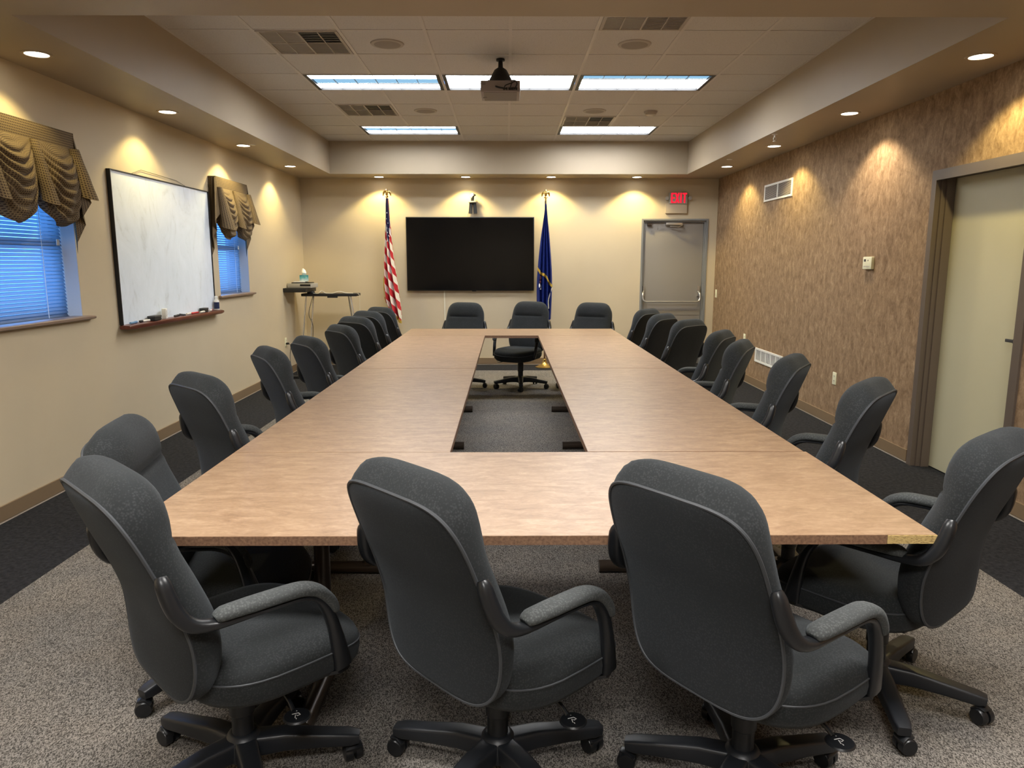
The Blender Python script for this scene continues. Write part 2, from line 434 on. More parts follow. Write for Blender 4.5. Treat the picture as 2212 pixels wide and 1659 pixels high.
for x, l in ((-1.80, 'lit downlight over the striped flag'), (-.58, 'lit downlight over the camera above the television'), (.626, 'lit downlight over the blue flag'), (1.835, 'lit downlight over the wall left of the exit door')):
    can(x, 10.54, l, PW * 1.0, WARM)

# baseboards
def baseboard(name, boxes):
    f = MB()
    for (x0, x1, y0, y1, axis) in boxes:
        f.box(x0, x1, y0, y1, .014, .102, 0); 
        if axis == 'xl': f.box(x0, x1 - .006, y0, y1, 0, .014, 1)
        elif axis == 'xr': f.box(x0 + .006, x1, y0, y1, 0, .014, 1)
        else: f.box(x0, x1, y0 + .006, y1, 0, .014, 1)
    struct(f.build(name, ['baseboard', 'gapwhite'], smooth=None))
baseboard('baseboard_left', [(XL, XL + .012, YF, YB, 'xl')])
baseboard('baseboard_right', [(XR - .012, XR, YF, RY0 - .06, 'xr'), (XR - .012, XR, RY1 + .05, YB, 'xr')])
baseboard('baseboard_back', [(XL + .012, DX0 - .005, YB - .012, YB, 'y'), (DX1 + .005, XR - .012, YB - .012, YB, 'y')])

# ------------------------------------------------------------------ windows
def window(n, w, slab):
    y0, y1, z0, z1 = w; X = XL - .10
    f = MB()   # reveal lining
    e = .004
    f.box(XL - WD, XL - .001, y1 - e, y1, z0, z1); f.box(XL - WD, XL - .001, y0, y0 + e, z0, z1); f.box(XL - WD, XL - .001, y0 + e, y1 - e, z1 - e, z1)
    f.box(XL - WD, XL - .012, y0 + e, y1 - e, z0, z0 + e)
    root = struct(f.build('window_%d' % n, 'reveal', smooth=None))
    fr = MB(); xf0, xf1 = XL - .20, XL - .155
    fr.box(xf0, xf1, y0 + e, y0 + .045, z0 + e, z1 - e); fr.box(xf0, xf1, y1 - .045, y1 - e, z0 + e, z1 - e)
    fr.box(xf0, xf1, y0 + .045, y1 - .045, z0 + e, z0 + .045); fr.box(xf0, xf1, y0 + .045, y1 - .045, z1 - .045, z1 - e)
    zm = z0 + .50; fr.box(xf0, xf1 + .02, y0 + .045, y1 - .045, zm - .025, zm + .03)
    fr.build('window_frame', 'winframe', root, smooth=None)
    g = MB(); g.box(XL - .18, XL - .176, y0 + .045, y1 - .045, z0 + .045, z1 - .045); g.build('pane', 'glass', root, smooth=None)
    s = MB()
    s.strap([(XL - .03, y, z0 - .004) for y in (y0 - .06, y0 - .03, y1 + .03, y1 + .10)], [(.060, .010), (.066, .016), (.066, .016), (.064, .012)], (1, 0, 0), n=16, e=4)
    s.build('window_sill', 'sill', root, loc=(.005, 0, 0))
    # blind: a thing of its own
    bl = thing('window_blind', 'blue-lit horizontal slat blind in the ' + slab, 'window blind', (X, (y0 + y1) / 2, z0), 0, 'slat blinds in the windows')
    hw = (y1 - y0) / 2 - .008; H = z1 - z0 - .01
    sl = MB(); n_ = int((H - .05) / .024)
    for k in range(n_):
        z = .022 + k * .024; a = R(60)
        c, s_ = math.cos(a) * .0128, math.sin(a) * .0128
        pts = [(-c, -s_), (-c * .3, -s_ * .3 + .002), (c * .3, s_ * .3 + .002), (c, s_)]
        # inner (room) edge low, outer edge high
        ring0 = [(p[0] * -1, -hw, z + p[1]) for p in pts]; ring1 = [(p[0] * -1, hw, z + p[1]) for p in pts]
        o = sl.add(ring0 + ring1, [(i, i + 1, i + 5, i + 4) for i in range(3)])
    sl.build('slats', 'slat', bl)
    h_ = MB(); h_.box(-.016, .016, -hw, hw, H - .035, H - .002); h_.build('headrail', 'slat', bl, smooth=None)
    r_ = MB(); r_.box(-.012, .012, -hw, hw, .004, .014, 0, .002); r_.build('bottom_rail', 'slat', bl)
    cd = MB()
    for yy in (-hw * .55, hw * .62):
        cd = MB(); cd.tube([(.014, yy, .012), (.014, yy, H - .03)], .0022, 6); cd.build('ladder_cord', 'cordw', bl)
    k = MB(); k.box(.016, .022, hw - .075, hw - .045, zm - z0 - .005, zm - z0 + .035, 0, .002); k.build('bracket_clip', 'white', bl)
window(1, W1, 'large near window at the left edge')
window(2, W2, 'far window beyond the whiteboard')

# ------------------------------------------------------------------ valances
def valance(label, y0, y1, left_fold):
    X0 = XL + .002; PJ = .075; W = y1 - y0
    t = thing('valance', label, 'valance', (X0, y0, 2.20), 0, 'swagged window valances')
    zt, zb = .165, .055   # header band relative z
    # header band (board wrapped in fabric)
    hb = MB()
    def hdr(u, v):
        L_ = [0, PJ, PJ + W, 2 * PJ + W]; s = u * L_[3]; z = zb + (zt - zb) * v
        if s < PJ: p = (s, 0, z)
        elif s < PJ + W: p = (PJ, s - PJ, z)
        else: p = (PJ - (s - PJ - W), W, z)
        return p
    hb.grid(hdr, 60, 2, uvfn=lambda u, v: (u * (W + 2 * PJ), v * .11))
    hb.grid(lambda u, v: (u * PJ, v * W, zt), 2, 2, uvfn=lambda u, v: (u * PJ, v * W))
    hb.tube([(PJ + .001, .0, zb), (PJ + .001, W, zb)], .0035, 6)
    hb.build('header', 'valance', t, smooth=50)
    # swags
    NS = max(2, round(W / .46)); sp = W / NS
    for k in range(NS):
        ya = .005 + k * sp; yb_ = ya + sp - .01
        s = MB()
        def swag(u, v, ya=ya, yb_=yb_, k=k):
            y = ya + (yb_ - ya) * u; sag = (1 - (2 * u - 1) ** 2)
            ln = .30 + .16 * sag ** .8
            vv = v
            fold = math.sin(vv * 26 + 5.5 * (1 - sag) + k) * .018 * (.35 + sag * .9) * min(1, vv * 4)
            diag = .012 * math.sin(u * 19 + vv * 11 + k * 2)
            belly = .05 * math.sin(min(1, vv * 1.02) * math.pi) * sag + .035 * vv * sag
            sway = (1 - vv) * 0
            z = zb - ln * vv - .05 * sag * vv
            x = PJ + .004 + belly + abs(fold) * 1.1 + diag * vv * (1 - abs(2 * u - 1) ** 3)
            if v > .93: x -= (v - .93) * .6
            return (x, y, z)
        s.grid(swag, 40, 60, uvfn=lambda u, v: (u * .5, v * .62 + .2 * (1 - (2 * u - 1) ** 2)))
        s.build('swag', 'valance', t, smooth=80)
    # tail pipes and jabots
    def pipe(yc, w0, w1, ln, ph):
        s = MB()
        def fn(u, v):
            a = (u - .5) * math.pi * 1.5; w = w0 + (w1 - w0) * v
            return (PJ + .012 + .05 * v + w * .5 * math.cos(a) * .8, yc + .03 * v + w * math.sin(a) * .5 + .002 * math.sin(14 * v + ph), zb + .003 - ln * v - .02 * math.cos(a) * v)
        s.grid(fn, 14, 12, uvfn=lambda u, v: (u * .2, v * ln)); s.build('tail_pipe', 'valance', t, smooth=80)
    for k in range(1, NS): pipe(k * sp, .055, .12, .37, k)
    pipe(W - .035, .075, .15, .31, 1)
    if left_fold: pipe(.05, .08, .20, .40, 2)
    def jabot(side):
        s = MB()
        ybase = W if side > 0 else 0
        K = [(0., .0, PJ, .36), (.22, .075, PJ * .9, .43), (.42, .012, PJ * .72, .53), (.62, .060, PJ * .5, .58), (.82, .0, PJ * .3, .70), (1., .018, .006, .78)]
        def fn(u, v):
            k = 0
            while k < len(K) - 2 and u > K[k + 1][0]: k += 1
            a = (u - K[k][0]) / (K[k + 1][0] - K[k][0]); a = a * a * (3 - 2 * a)
            off, xx, ln = [K[k][j] + (K[k + 1][j] - K[k][j]) * a for j in (1, 2, 3)]
            y = ybase + side * (-.01 * (1 - v) + off * (.25 + 1.1 * v) + .015 * v)
            return (xx + .03 * v * (1 - u), y, zt - .012 - ln * v)
        s.grid(fn, 44, 24, uvfn=lambda u, v: (u * .42, v * .7)); s.build('jabot', 'valance', t, smooth=80)
    jabot(1); jabot(-1)
    return t
valance('brown dotted swag valance over the large near window at the left edge', 3.72, 5.07, True)
valance('brown dotted swag valance over the far window, right of the whiteboard', 7.46, 8.36, True)

# ------------------------------------------------------------------ whiteboard and its tray
t = thing('whiteboard', 'large smudged whiteboard with thin black frame and cherry tray on the left wall', 'whiteboard', (XL, 6.48, 1.04))
b = MB(); hy = .90
b.box(.004, .020, -hy + .008, hy - .008, .0, 1.158); b.build('writing_surface', 'board', t, smooth=None)
b = MB(); b.box(.0, .030, -hy, -hy + .008, 0, 1.165); b.box(.0, .030, hy - .008, hy, 0, 1.165); b.box(.0, .030, -hy + .008, hy - .008, 1.158, 1.165); b.build('frame', 'black', t, smooth=None)
b = MB(); b.strap([(.048, y, -.018) for y in (-hy - .015, -hy + .06, hy - .0, hy + .07)], [(.040, .014), (.046, .020), (.046, .020), (.036, .012)], (1, 0, 0), n=16, e=5); b.build('tray', 'cherry', t)
b = MB(); b.tube([(.01, -.55, 1.166), (.008, -.38, 1.215), (.008, .26, 1.20), (.01, .44, 1.166)], .0018, 6); b.build('hanging_wire', 'dark', t)
TZ = 1.0430 # tray top
def eraser(x, y, z, rz, label, s=1.):
    t = thing('board_eraser', label, 'eraser', (x, y, z), rz, 'erasers on the whiteboard tray')
    b = MB(); b.box(-.028 * s, .028 * s, -.065 * s, .065 * s, .022, .040, 0, .005); b.build('handle', 'dark', t)
    b = MB(); b.box(-.026 * s, .026 * s, -.062 * s, .062 * s, 0, .022, 0, .003); b.build('felt', 'black', t)
eraser(XL + .060, 6.02, TZ, .1, 'black felt eraser leaning beside the white box on the tray', 1.15)
eraser(XL + .056, 7.02, TZ, 0, 'black felt eraser near the spray bottle end of the tray', .85)
t = thing('wipes_box', 'white printed box standing on the tray beside the black eraser', 'box', (XL + .055, 6.20, TZ), .25)
b = MB(); b.box(-.012, .022, -.035, .035, 0, .085, 0, .003); b.build('box_body', 'white', t)
b = MB(); b.box(.0222, .0228, -.010, -.004, .02, .07); b.box(.0222, .0228, .018, .022, .045, .05); b.box(.0222, .0228, .018, .022, .03, .035); b.box(.0222, .0228, .018, .022, .06, .065); b.build('print', 'dark', t, smooth=None)
t = thing('spray_bottle', 'white capped cleaner bottle with dark blue label at the far end of the tray', 'bottle', (XL + .055, 7.335, TZ + .0005))
b = MB(); b.lathe([(.024, 0), (.026, .004), (.026, .085), (.020, .100), (.012, .105)], 20); b.build('bottle_body', 'white', t)
b = MB(); b.lathe([(.0264, .012), (.0264, .078)], 20, caps=(False, False)); b.build('bottle_label', new_mat('navy_label', (.01, .02, .07), .5), t)
b = MB(); b.lathe([(.014, .105), (.014, .135), (.010, .14)], 16); b.build('cap', 'white', t)
def marker(y, rz, capm, bodym, label, x=.055):
    t = thing('marker', label, 'marker', (XL + x, y, TZ + .0085), rz, 'markers on the whiteboard tray')
    b = MB(); b.tube([(0, -.055, 0), (0, .035, 0)], .0085, 10); b.build('marker_body', bodym, t)
    b = MB(); b.tube([(0, .035, 0), (0, .068, 0), (0, .074, 0)], [.0095, .0095, .006], 10); b.build('marker_cap', capm, t)
marker(5.68, .1, 'skyblue', 'skyblue', 'blue marker lying at the near end of the tray')
marker(5.87, 3.0, 'black', 'white', 'white marker with black cap left of the first eraser')
marker(6.43, .15, 'black', 'dark', 'black marker lying right of the white box')
marker(6.55, .9, 'black', 'dark', 'black marker crossing at an angle behind the white box', .05)
marker(6.68, .1, 'white', 'white', 'white marker lying in the middle right of the tray', .055)
marker(6.80, 3.1, 'redink', 'redink', 'red marker lying left of the far eraser', .065)
marker(6.92, .1, 'white', 'white', 'white marker lying just before the far eraser', .078)
marker(7.17, .2, 'redink', 'white', 'white marker with red cap beside the bottle', .06)

# ------------------------------------------------------------------ tables
TT, TB = .74, .712
def table(name, x0, x1, y0, y1, feet_dir, label, banding=True, chip=False):
    cx, cy = (x0 + x1) / 2, (y0 + y1) / 2
    t = thing('conference_table', label, 'table', (cx, cy, 0), 0, 'tables pushed together into a hollow rectangle')
    hx, hy_ = (x1 - x0) / 2, (y1 - y0) / 2
    b = MB(); b.box(-hx + .002, hx - .002, -hy_ + .002, hy_ - .002, TB, TT, 0); b.build('tabletop', 'laminate', t, smooth=None)
    b = MB(); e = .002; z0, z1 = TB, TT - .0008
    xe = hx - (.145 if chip else 0)
    b.box(-hx, xe, -hy_, -hy_ + e, z0, z1); b.box(-hx, hx, hy_ - e, hy_, z0, z1)
    b.box(-hx, -hx + e, -hy_ + e, hy_ - e, z0, z1); b.box(hx - e, hx, -hy_ + e, hy_ - e, z0, z1)
    b.build('edge_band', 'edge', t, smooth=None)
    if chip:
        b = MB(); b.box(xe + .001, hx, -hy_ - .0005, -hy_ + e, z0 + .001, z1 - .001); 
        o = b.build('exposed_core', 'chip', t, smooth=None); o['label'] = 'bare particle board where the edge strip broke off'
    def leg(p, q):
        r = MB()
        if feet_dir == 'y':
            r.tube([(0, -.33, .03), (0, .33, .03)], .03, 16); r.tube([(0, 0, .05), (0, 0, TB - .02)], .028, 14); r.box(-.03, .03, -.30, .30, TB - .022, TB - .001)
        else:
            r.tube([(-.33, 0, .03), (.33, 0, .03)], .03, 16); r.tube([(0, 0, .05), (0, 0, TB - .02)], .028, 14); r.box(-.30, .30, -.03, .03, TB - .022, TB - .001)
        r.build('leg', 'leg_brown', t, loc=(p, q, 0))
    if feet_dir == 'y': leg(-hx + .47, 0); leg(hx - .47, 0)
    else: leg(0, -hy_ + .47); leg(0, hy_ - .47)
    return t
TX0, TX1, HX0, HX1 = -1.132, 1.239, -.237, .336
t0, t1, t2, t3, t4 = 1.984, 2.918, 5.324, 7.760, 8.562
table('a', TX0, TX1 + .006, t0, t1, 'y', 'long brown laminate table across the near end, with a chipped front right corner', chip=True)
table('b', TX0, HX0, t1 + .0005, t2 - .003, 'x', 'brown laminate table on the left side, touching the near end table')
table('c', TX0, HX0, t2 + .003, t3 - .0025, 'x', 'brown laminate table on the left side, touching the far end table')
table('d', HX1, TX1 - .003, t1 + .005, t2 - .003, 'x', 'brown laminate table on the right side, with an open seam to the near end table')
table('e', HX1, TX1 - .003, t2 + .003, t3 - .0025, 'x', 'brown laminate table on the right side, touching the far end table')
table('f', TX0, TX1, t3 + .002, t4, 'y', 'long brown laminate table across the far end, below the television')

# ------------------------------------------------------------------ chairs
PROF = [(-.226, .400), (-.217, .45), (-.213, .52), (-.220, .60), (-.250, .70), (-.287, .79), (-.317, .865), (-.346, .93), (-.366, .970)]
_pc = catmull([(0, p[0], p[1]) for p in PROF], 10)
_cum = [0.]
for i in range(1, len(_pc)): _cum.append(_cum[-1] + (_pc[i] - _pc[i - 1]).length)
def prof(t):
    s = max(0, min(1, t)) * _cum[-1]
    k = 1
    while k < len(_cum) - 1 and _cum[k] < s: k += 1
    a = (s - _cum[k - 1]) / max(1e-9, _cum[k] - _cum[k - 1]); p = _pc[k - 1].lerp(_pc[k], a)
    tg = (_pc[min(k + 1, len(_pc) - 1)] - _pc[max(k - 2, 0)]).normalized()
    return p, Vector((0, tg.z, -tg.y))     # point, normal toward the sitter
def hwid(t):
    W = .246 if t < .45 else .246 - .012 * ((t - .45) / .55)
    tt = 2 * t - 1; n = 4.2 if tt < 0 else 5.0
    return W * max(0, 1 - abs(tt) ** n) ** (1 / n)
def bump1(t, c, s): return math.exp(-((t - c) / s) ** 2)
def thick(t, u):
    T = .096 + .012 * bump1(t, .25, .2) + .026 * bump1(t, .86, .12)
    T -= .024 * bump1(t, .735, .016) * max(0, 1 - (abs(u) / .84) ** 8)
    return T
def chair_parts():
    t = thing('office_chair', '', 'chair', (0, 0, 0), 0, 'charcoal fabric swivel chairs around the tables')
    NR, NC = 46, 22
    # backrest cushion
    b = MB()
    def cush(u, v):
        tt = .5 - .5 * math.cos(math.pi * v); p, n = prof(tt); uu = math.sin((u - .5) * math.pi) * 1.0
        uu = math.copysign(abs(uu) ** .9, uu)
        w = hwid(tt); d = thick(tt, uu) * max(0, 1 - abs(uu) ** 5) ** .48 * max(0, 1 - abs(2 * tt - 1) ** 14) ** .45
        w *= 1 + .035 * math.sin(math.pi * min(1, d / .07))
        lift = Vector((0, 0, .0)); dd = n * d
        if tt > .8: dd += Vector((0, 0, ((tt - .8) / .2) ** .8 * .036 * min(1, d / .045)))
        return p + Vector((uu * w, 0, 0)) + dd
    b.grid(cush, NC, NR, flip=True)
    back = b.build('backrest', 'fabric', t, smooth=60)
    # outer back panel
    b = MB()
    def pan(u, v):
        tt = .5 - .5 * math.cos(math.pi * v); p, n = prof(tt); uu = math.sin((u - .5) * math.pi); w = hwid(tt)
        d = -.022 * max(0, 1 - abs(uu) ** 2.6) ** .8 * max(0, 1 - abs(2 * tt - 1) ** 6) ** .6
        return p + Vector((uu * w, 0, 0)) + n * d
    b.grid(pan, NC, NR)
    b.build('back_panel', 'panel', back, smooth=60)
    b = MB(); path = []
    for k in range(NR + 1):
        tt = .5 - .5 * math.cos(math.pi * k / NR); p, n = prof(tt); path.append(p + Vector((hwid(tt) * 1.004, 0, 0)) + n * .001)
    path2 = [Vector((-p.x, p.y, p.z)) for p in reversed(path)]
    b.tube(path + path2[1:], .0048, 6); b.build('piping', 'piping', back)
    # seat
    b = MB(); n = 48
    def outline(s, i):
        q = 2 * math.pi * i / n; c, d = math.cos(q), math.sin(q); e = 3.2
        x = .268 * math.copysign(abs(c) ** (2 / e), c); y = .252 * math.copysign(abs(d) ** (2 / 3.4), d)
        if y < 0: x *= 1 - .08 * (-y / .25) ** 2
        return x * s, y * s + .066
    spec = [(.05, .352), (.6, .352), (.84, .354), (.93, .362), (.985, .385), (1.004, .412), (1.0, .434), (.992, .447), (.965, .462), (.90, .474), (.78, .480), (.55, .478), (.3, .474), (.02, .472)]
    rg = []
    for s, z in spec:
        ring = []
        for i in range(n):
            x, y = outline(s, i); f = max(0, (y - .12) / .18)
            ring.append((x, y, z - .028 * f * f - .006 * (1 if z > .44 else 0) * 0 + (.012 * max(0, (-y - .05) / .2) if z > .44 else 0)))
        rg.append(ring)
    b.rings(rg); seat = b.build('seat', 'fabric', t, smooth=60)
    b = MB(); path = []
    for i in range(n + 1):
        x, y = outline(1.002, i); f = max(0, (y - .12) / .18); path.append((x, y, .436 - .028 * f * f))
    b.tube(path, .003, 6); b.build('seat_seam', 'piping', seat)
    # mechanism, column, lever
    b = MB(); b.box(-.085, .085, -.12, .13, .318, .353, 0, .006);
    b.build('seat_mechanism', 'plastic', t)
    b = MB(); b.lathe([(.031, .09), (.031, .20), (.036, .205), (.036, .30), (.030, .319)], 20); b.build('gas_column', 'plastic_base', t)
    b = MB(); b.tube(catmull([(.04, .05, .335), (.12, .05, .332), (.205, .045, .315), (.24, .04, .300)], 4), .006, 8)
    b.lathe([(.001, -.004), (.034, -.004), (.038, 0), (.034, .004), (.001, .004)], 20, (.262, .038, .294)); lv = b.build('lever', 'plastic', t)
    b = MB(); z = .2988
    for pts in ([(.250, .030), (.256, .046)], [(.256, .046), (.266, .046), (.266, .038), (.258, .036), (.270, .028)], [(.272, .030), (.277, .028)], [(.244, .046), (.246, .048)]):
        b.strap([(x, y, z) for x, y in pts], [(.0012, .0004)] * len(pts), (0, 0, 1) if False else (.7, .7, 0))
    b.build('lever_mark', 'mark', lv)
    # arms
    for sgn in (1, -1):
        pts = [(.250, -.276, .796), (.257, -.275, .778), (.267, -.266, .735), (.276, -.252, .698), (.283, -.225, .668), (.284, -.175, .654), (.284, -.08, .650), (.284, .0, .648), (.283, .06, .643), (.281, .105, .621), (.279, .135, .578), (.276, .155, .52), (.271, .172, .45), (.266, .186, .385)]
        sec = [(.012, .012), (.018, .018), (.020, .020), (.020, .020), (.020, .018), (.021, .013), (.021, .009), (.021, .008), (.021, .009), (.020, .013), (.018, .016), (.017, .018), (.016, .023), (.012, .028)]
        P = catmull(pts, 3); S = lerp_list(sec, 3); P = [(p.x * sgn, p.y, p.z) for p in P]
        b = MB(); b.strap(P, S, (sgn, 0, 0), n=12, e=2.6)
        b.strap([(sgn * .262, .19, .372), (sgn * .20, .16, .345), (sgn * .08, .10, .336)], [(.030, .008), (.034, .007), (.034, .006)], (0, 1, 0), n=8)
        arm = b.build('armrest', 'plastic', t, smooth=50)
        pp = [(.284, -.172, .667), (.285, -.150, .673), (.285, -.08, .672), (.285, 0, .670), (.284, .06, .665), (.283, .105, .646), (.281, .138, .610), (.280, .153, .580), (.279, .153, .568)]
        ps = [(.018, .008), (.028, .016), (.030, .018), (.030, .018), (.030, .018), (.030, .018), (.028, .017), (.025, .014), (.014, .006)]
        P = catmull(pp, 3); S = lerp_list(ps, 3)
        b = MB(); b.strap([(p.x * sgn, p.y, p.z) for p in P], S, (sgn, 0, 0), n=14, e=2.4); b.build('arm_pad', 'padfab', arm, smooth=60)
    # star base
    b = MB(); b.lathe([(.052, .066), (.060, .080), (.056, .122), (.042, .142), (.034, .144)], 24)
    for k in range(5):
        a = R(72 * k); c, s = math.cos(a), math.sin(a)
        path = [(r * c, r * s, z) for r, z in ((.03, .100), (.12, .103), (.22, .093), (.31, .083), (.336, .080))]
        b.strap(path, [(.033, .033), (.030, .029), (.027, .023), (.026, .020), (.020, .015)], (-s, c, 0), n=16, e=6)
    base = b.build('star_base', 'plastic_base', t, smooth=50)
    cb = MB(); cb.tube([(0, 0, .030), (0, 0, .070)], .008, 8)
    for sx in (-1, 1):
        cb.rings([[(sx * x, .028 * rr * math.cos(2 * math.pi * i / 20) - .012, .028 + .028 * rr * math.sin(2 * math.pi * i / 20)) for i in range(20)] for x, rr in ((.005, 1), (.022, 1), (.027, .88), (.0275, .3))])
    cb.strap([(0, .018 - .012, .030), (0, .022 - .012, .048), (0, 0 - .006, .060), (0, -.030, .056)], [(.026, .004), (.027, .006), (.024, .006), (.018, .003)], (1, 0, 0), n=10)
    caster_me = None
    for k in range(5):
        a = R(72 * k)
        if caster_me is None: o = cb.build('caster', 'plastic', base, smooth=50); caster_me = o.data
        else: o = bpy.data.objects.new('caster', caster_me); COL.objects.link(o); o.parent = base
        o.location = (.318 * math.cos(a), .318 * math.sin(a), 0); o.rotation_euler = (0, 0, a + R(50 + 37 * k))
    return t
chair0 = chair_parts(); used = [False]
def chair(x, y, th, label, dz=0., base=None, group=None):
    if not used[0]: c = chair0; used[0] = True; c.location = (x, y, 0); c.rotation_euler = (0, 0, R(th)); c['label'] = label
    else: c = dup(chair0, (x, y, 0), R(th), label)
    for ch in c.children:
        if ch.name.startswith('star_base'): ch.rotation_euler = (0, 0, R((base if base is not None else th + 90) - th))
        elif not ch.name.startswith('gas_column'): ch.location.z += dz
    return c
chairs = [
 (-.787, 1.961, -45., 0., 82, 'charcoal swivel chair at the near left corner of the table, back toward the camera'),
 (-.029, 1.951, -46.6, -.006, 90, 'charcoal swivel chair at the middle of the near end, back toward the camera'),
 (.678, 1.880, -54., -.004, 90, 'charcoal swivel chair at the right part of the near end, back toward the camera'),
 (1.302, 2.355, 39., -.012, -30, 'charcoal swivel chair at the near right corner, beside the chipped table edge'),
 (-1.06, 2.53, -80., -.05, -121, 'charcoal swivel chair on the left showing its cushion front and headrest crease to the camera'),
 (-1.210, 3.502, -43., -.009, 30, 'charcoal swivel chair on the left side, in front of the near window, back turned'),
 (-1.136, 4.363, -56.5, .006, 10, 'charcoal swivel chair below the whiteboard middle, fourth along the left side'),
 (-1.145, 5.214, -52.5, -.017, 55, 'charcoal swivel chair below the whiteboard right end, fifth along the left side'),
 (-1.158, 6.258, -51., -.024, 20, 'charcoal swivel chair touching the left table seam, fifth from the far left corner'),
 (-1.207, 6.901, -38., .001, 40, 'charcoal swivel chair third from the far left corner, wide back view'),
 (-1.224, 7.623, -40., .004, 0, 'charcoal swivel chair on the left side, second from the far corner'),
 (-1.294, 8.755, -39., -.025, 30, 'charcoal swivel chair nearest the striped flag at the far left corner'),
 (-.60, 8.76, 164., 0., -75, 'charcoal swivel chair facing the camera under the left part of the television'),
 (.165, 8.76, 154., .012, -90, 'charcoal swivel chair before the blue flag, seen through the table opening'),
 (.94, 8.78, 152., -.003, -100, 'charcoal swivel chair facing the camera, nearest the exit door on the far end'),
 (1.375, 8.410, 46., -.028, 20, 'charcoal swivel chair at the far right corner, partly over the left of the exit door'),
 (1.321, 7.376, 48., -.009, 45, 'charcoal swivel chair on the right side, second from the far corner, before the exit door'),
 (1.426, 6.667, 41., -.010, 10, 'charcoal swivel chair on the right side with the widest back view'),
 (1.362, 5.589, 57., -.013, 30, 'charcoal swivel chair on the right side, fourth from the far corner'),
 (1.268, 4.850, 61.5, -.010, 55, 'charcoal swivel chair on the right side just left of the low white wall grille'),
 (1.257, 3.948, 56., .010, 5, 'charcoal swivel chair on the right side between the low white grille and the wall outlet'),
 (1.325, 3.226, 48., .002, 20, 'charcoal swivel chair on the right side before the brown door jamb'),
]
for i, (x, y, th, dz, bs, lb) in enumerate(chairs):
    assert len(lb.split()) <= 16, lb
    chair(x, y, th, lb, dz, bs)

# ------------------------------------------------------------------ television, camera, raceway
t = thing('television', 'large black wall-mounted flat television between the two flags', 'television', (-.5325, YB, 1.10))
k_ = (YB - .07) / YB
b = MB(); b.box(-.928, .928, -.07, -.030, .004, 1.060, 0, .004); b.build('housing', 'bezel', t)
b = MB(); b.box(-.916, .916, -.0712, -.0701, .020, 1.048); b.build('screen', 'screen', t, smooth=None)
b = MB(); b.box(-.30, .30, -.0299, -.001, .3, .8); b.box(.02, .08, -.066, -.05, -.006, .0039); b.build('wall_bracket', 'black', t, smooth=None)
t = tag(bar(-.932, -.912, YB - .012, YB, .102, 1.13, 'cable_raceway', 'cream', bev=.003), 'narrow cream cable raceway running down the wall below the television', 'cable cover')
t = thing('conference_camera', 'small black and silver camera on a forked bracket above the television', 'camera', (-.490, YB, 2.21))
b = MB()
b.strap([(-.035, -.10, -.005), (-.026, -.09, .14)], [(.026, .012), (.022, .012)], (1, 0, 0), n=10, e=5); b.strap([(.040, -.10, -.005), (.028, -.09, .14)], [(.026, .012), (.022, .012)], (1, 0, 0), n=10, e=5)
b.box(-.045, .045, -.10, -.001, .125, .145, 0, .003); b.build('forked_bracket', 'black', t)
b = MB(); b.lathe([(.050, .145), (.060, .152), (.060, .163), (.050, .168)], 28, (0, -.09, 0)); b.build('ring', 'silver', t)
b = MB(); b.tube([(-.004, -.09, .166), (-.002, -.09, .225), (0, -.09, .25)], [.022, .022, .026], 14); b.tube([(-.004, -.09, .215), (-.045, -.095, .245)], .004, 6); b.build('neck', 'black', t)
b = MB(); b.tube([(-.030, -.10, .222), (.008, -.09, .262)], [.022, .026], 16); hd = b.build('camera_head', 'white', t)
b = MB(); b.tube([(.008, -.09, .262), (.020, -.088, .270)], .024, 16); b.tube([(.0, -.095, .242), (.042, -.092, .262)], .016, 14); b.build('camera_lens', 'black', hd)
b = MB(); b.tube([(-.040, -.08, .12), (-.048, -.05, .06), (-.08, -.02, -.03)], .004, 6); b.build('camera_cable', 'cream', t)

# ------------------------------------------------------------------ exit sign
t = thing('exit_sign', 'lit red EXIT sign with two small side lamps above the grey door', 'exit sign', (2.475, YB, 2.43))
b = MB(); b.box(-.135, .135, -.055, 0, -.085, .085, 0, .02); b.build('housing', 'exit_body', t)
b = MB(); y0, y1 = -.0585, -.0555
def bb(x0, x1, z0, z1): b.box(x0, x1, y0, y1, z0, z1)
def diag(x0, z0, x1, z1, w=.011):
    b.add([(x0 - w, y0, z0), (x0 + w, y0, z0), (x1 + w, y0, z1), (x1 - w, y0, z1), (x0 - w, y1, z0), (x0 + w, y1, z0), (x1 + w, y1, z1), (x1 - w, y1, z1)], [(0, 1, 2, 3), (7, 6, 5, 4), (0, 4, 5, 1), (1, 5, 6, 2), (2, 6, 7, 3), (3, 7, 4, 0)])
h = .070
bb(-.108, -.088, -h, h)
for z in (-h, -.009, h - .018): bb(-.088, -.055, z, z + .018)
diag(-.041, -h, .003, h); diag(.003, -h, -.041, h)
bb(.024, .044, -h, h)
bb(.078, .097, -h, h - .018); bb(.056, .119, h - .018, h)
b.build('letters', 'red', t, smooth=None)
for s in (-1, 1):
    b = MB(); b.tube([(s * .13, -.03, -.005), (s * .155, -.04, 0)], .010, 8); b.tube([(s * .16, -.02, .0), (s * .165, -.065, -.004)], [.022, .027], 14); b.build('emergency_lamp', 'exit_body', t)
tag(bar(2.30, 2.61, YB - .035, YB, 2.215, 2.36, 'cover_plate', 'paint_plate', bev=.004), 'wall-coloured box cover right below the exit sign', 'cover plate')

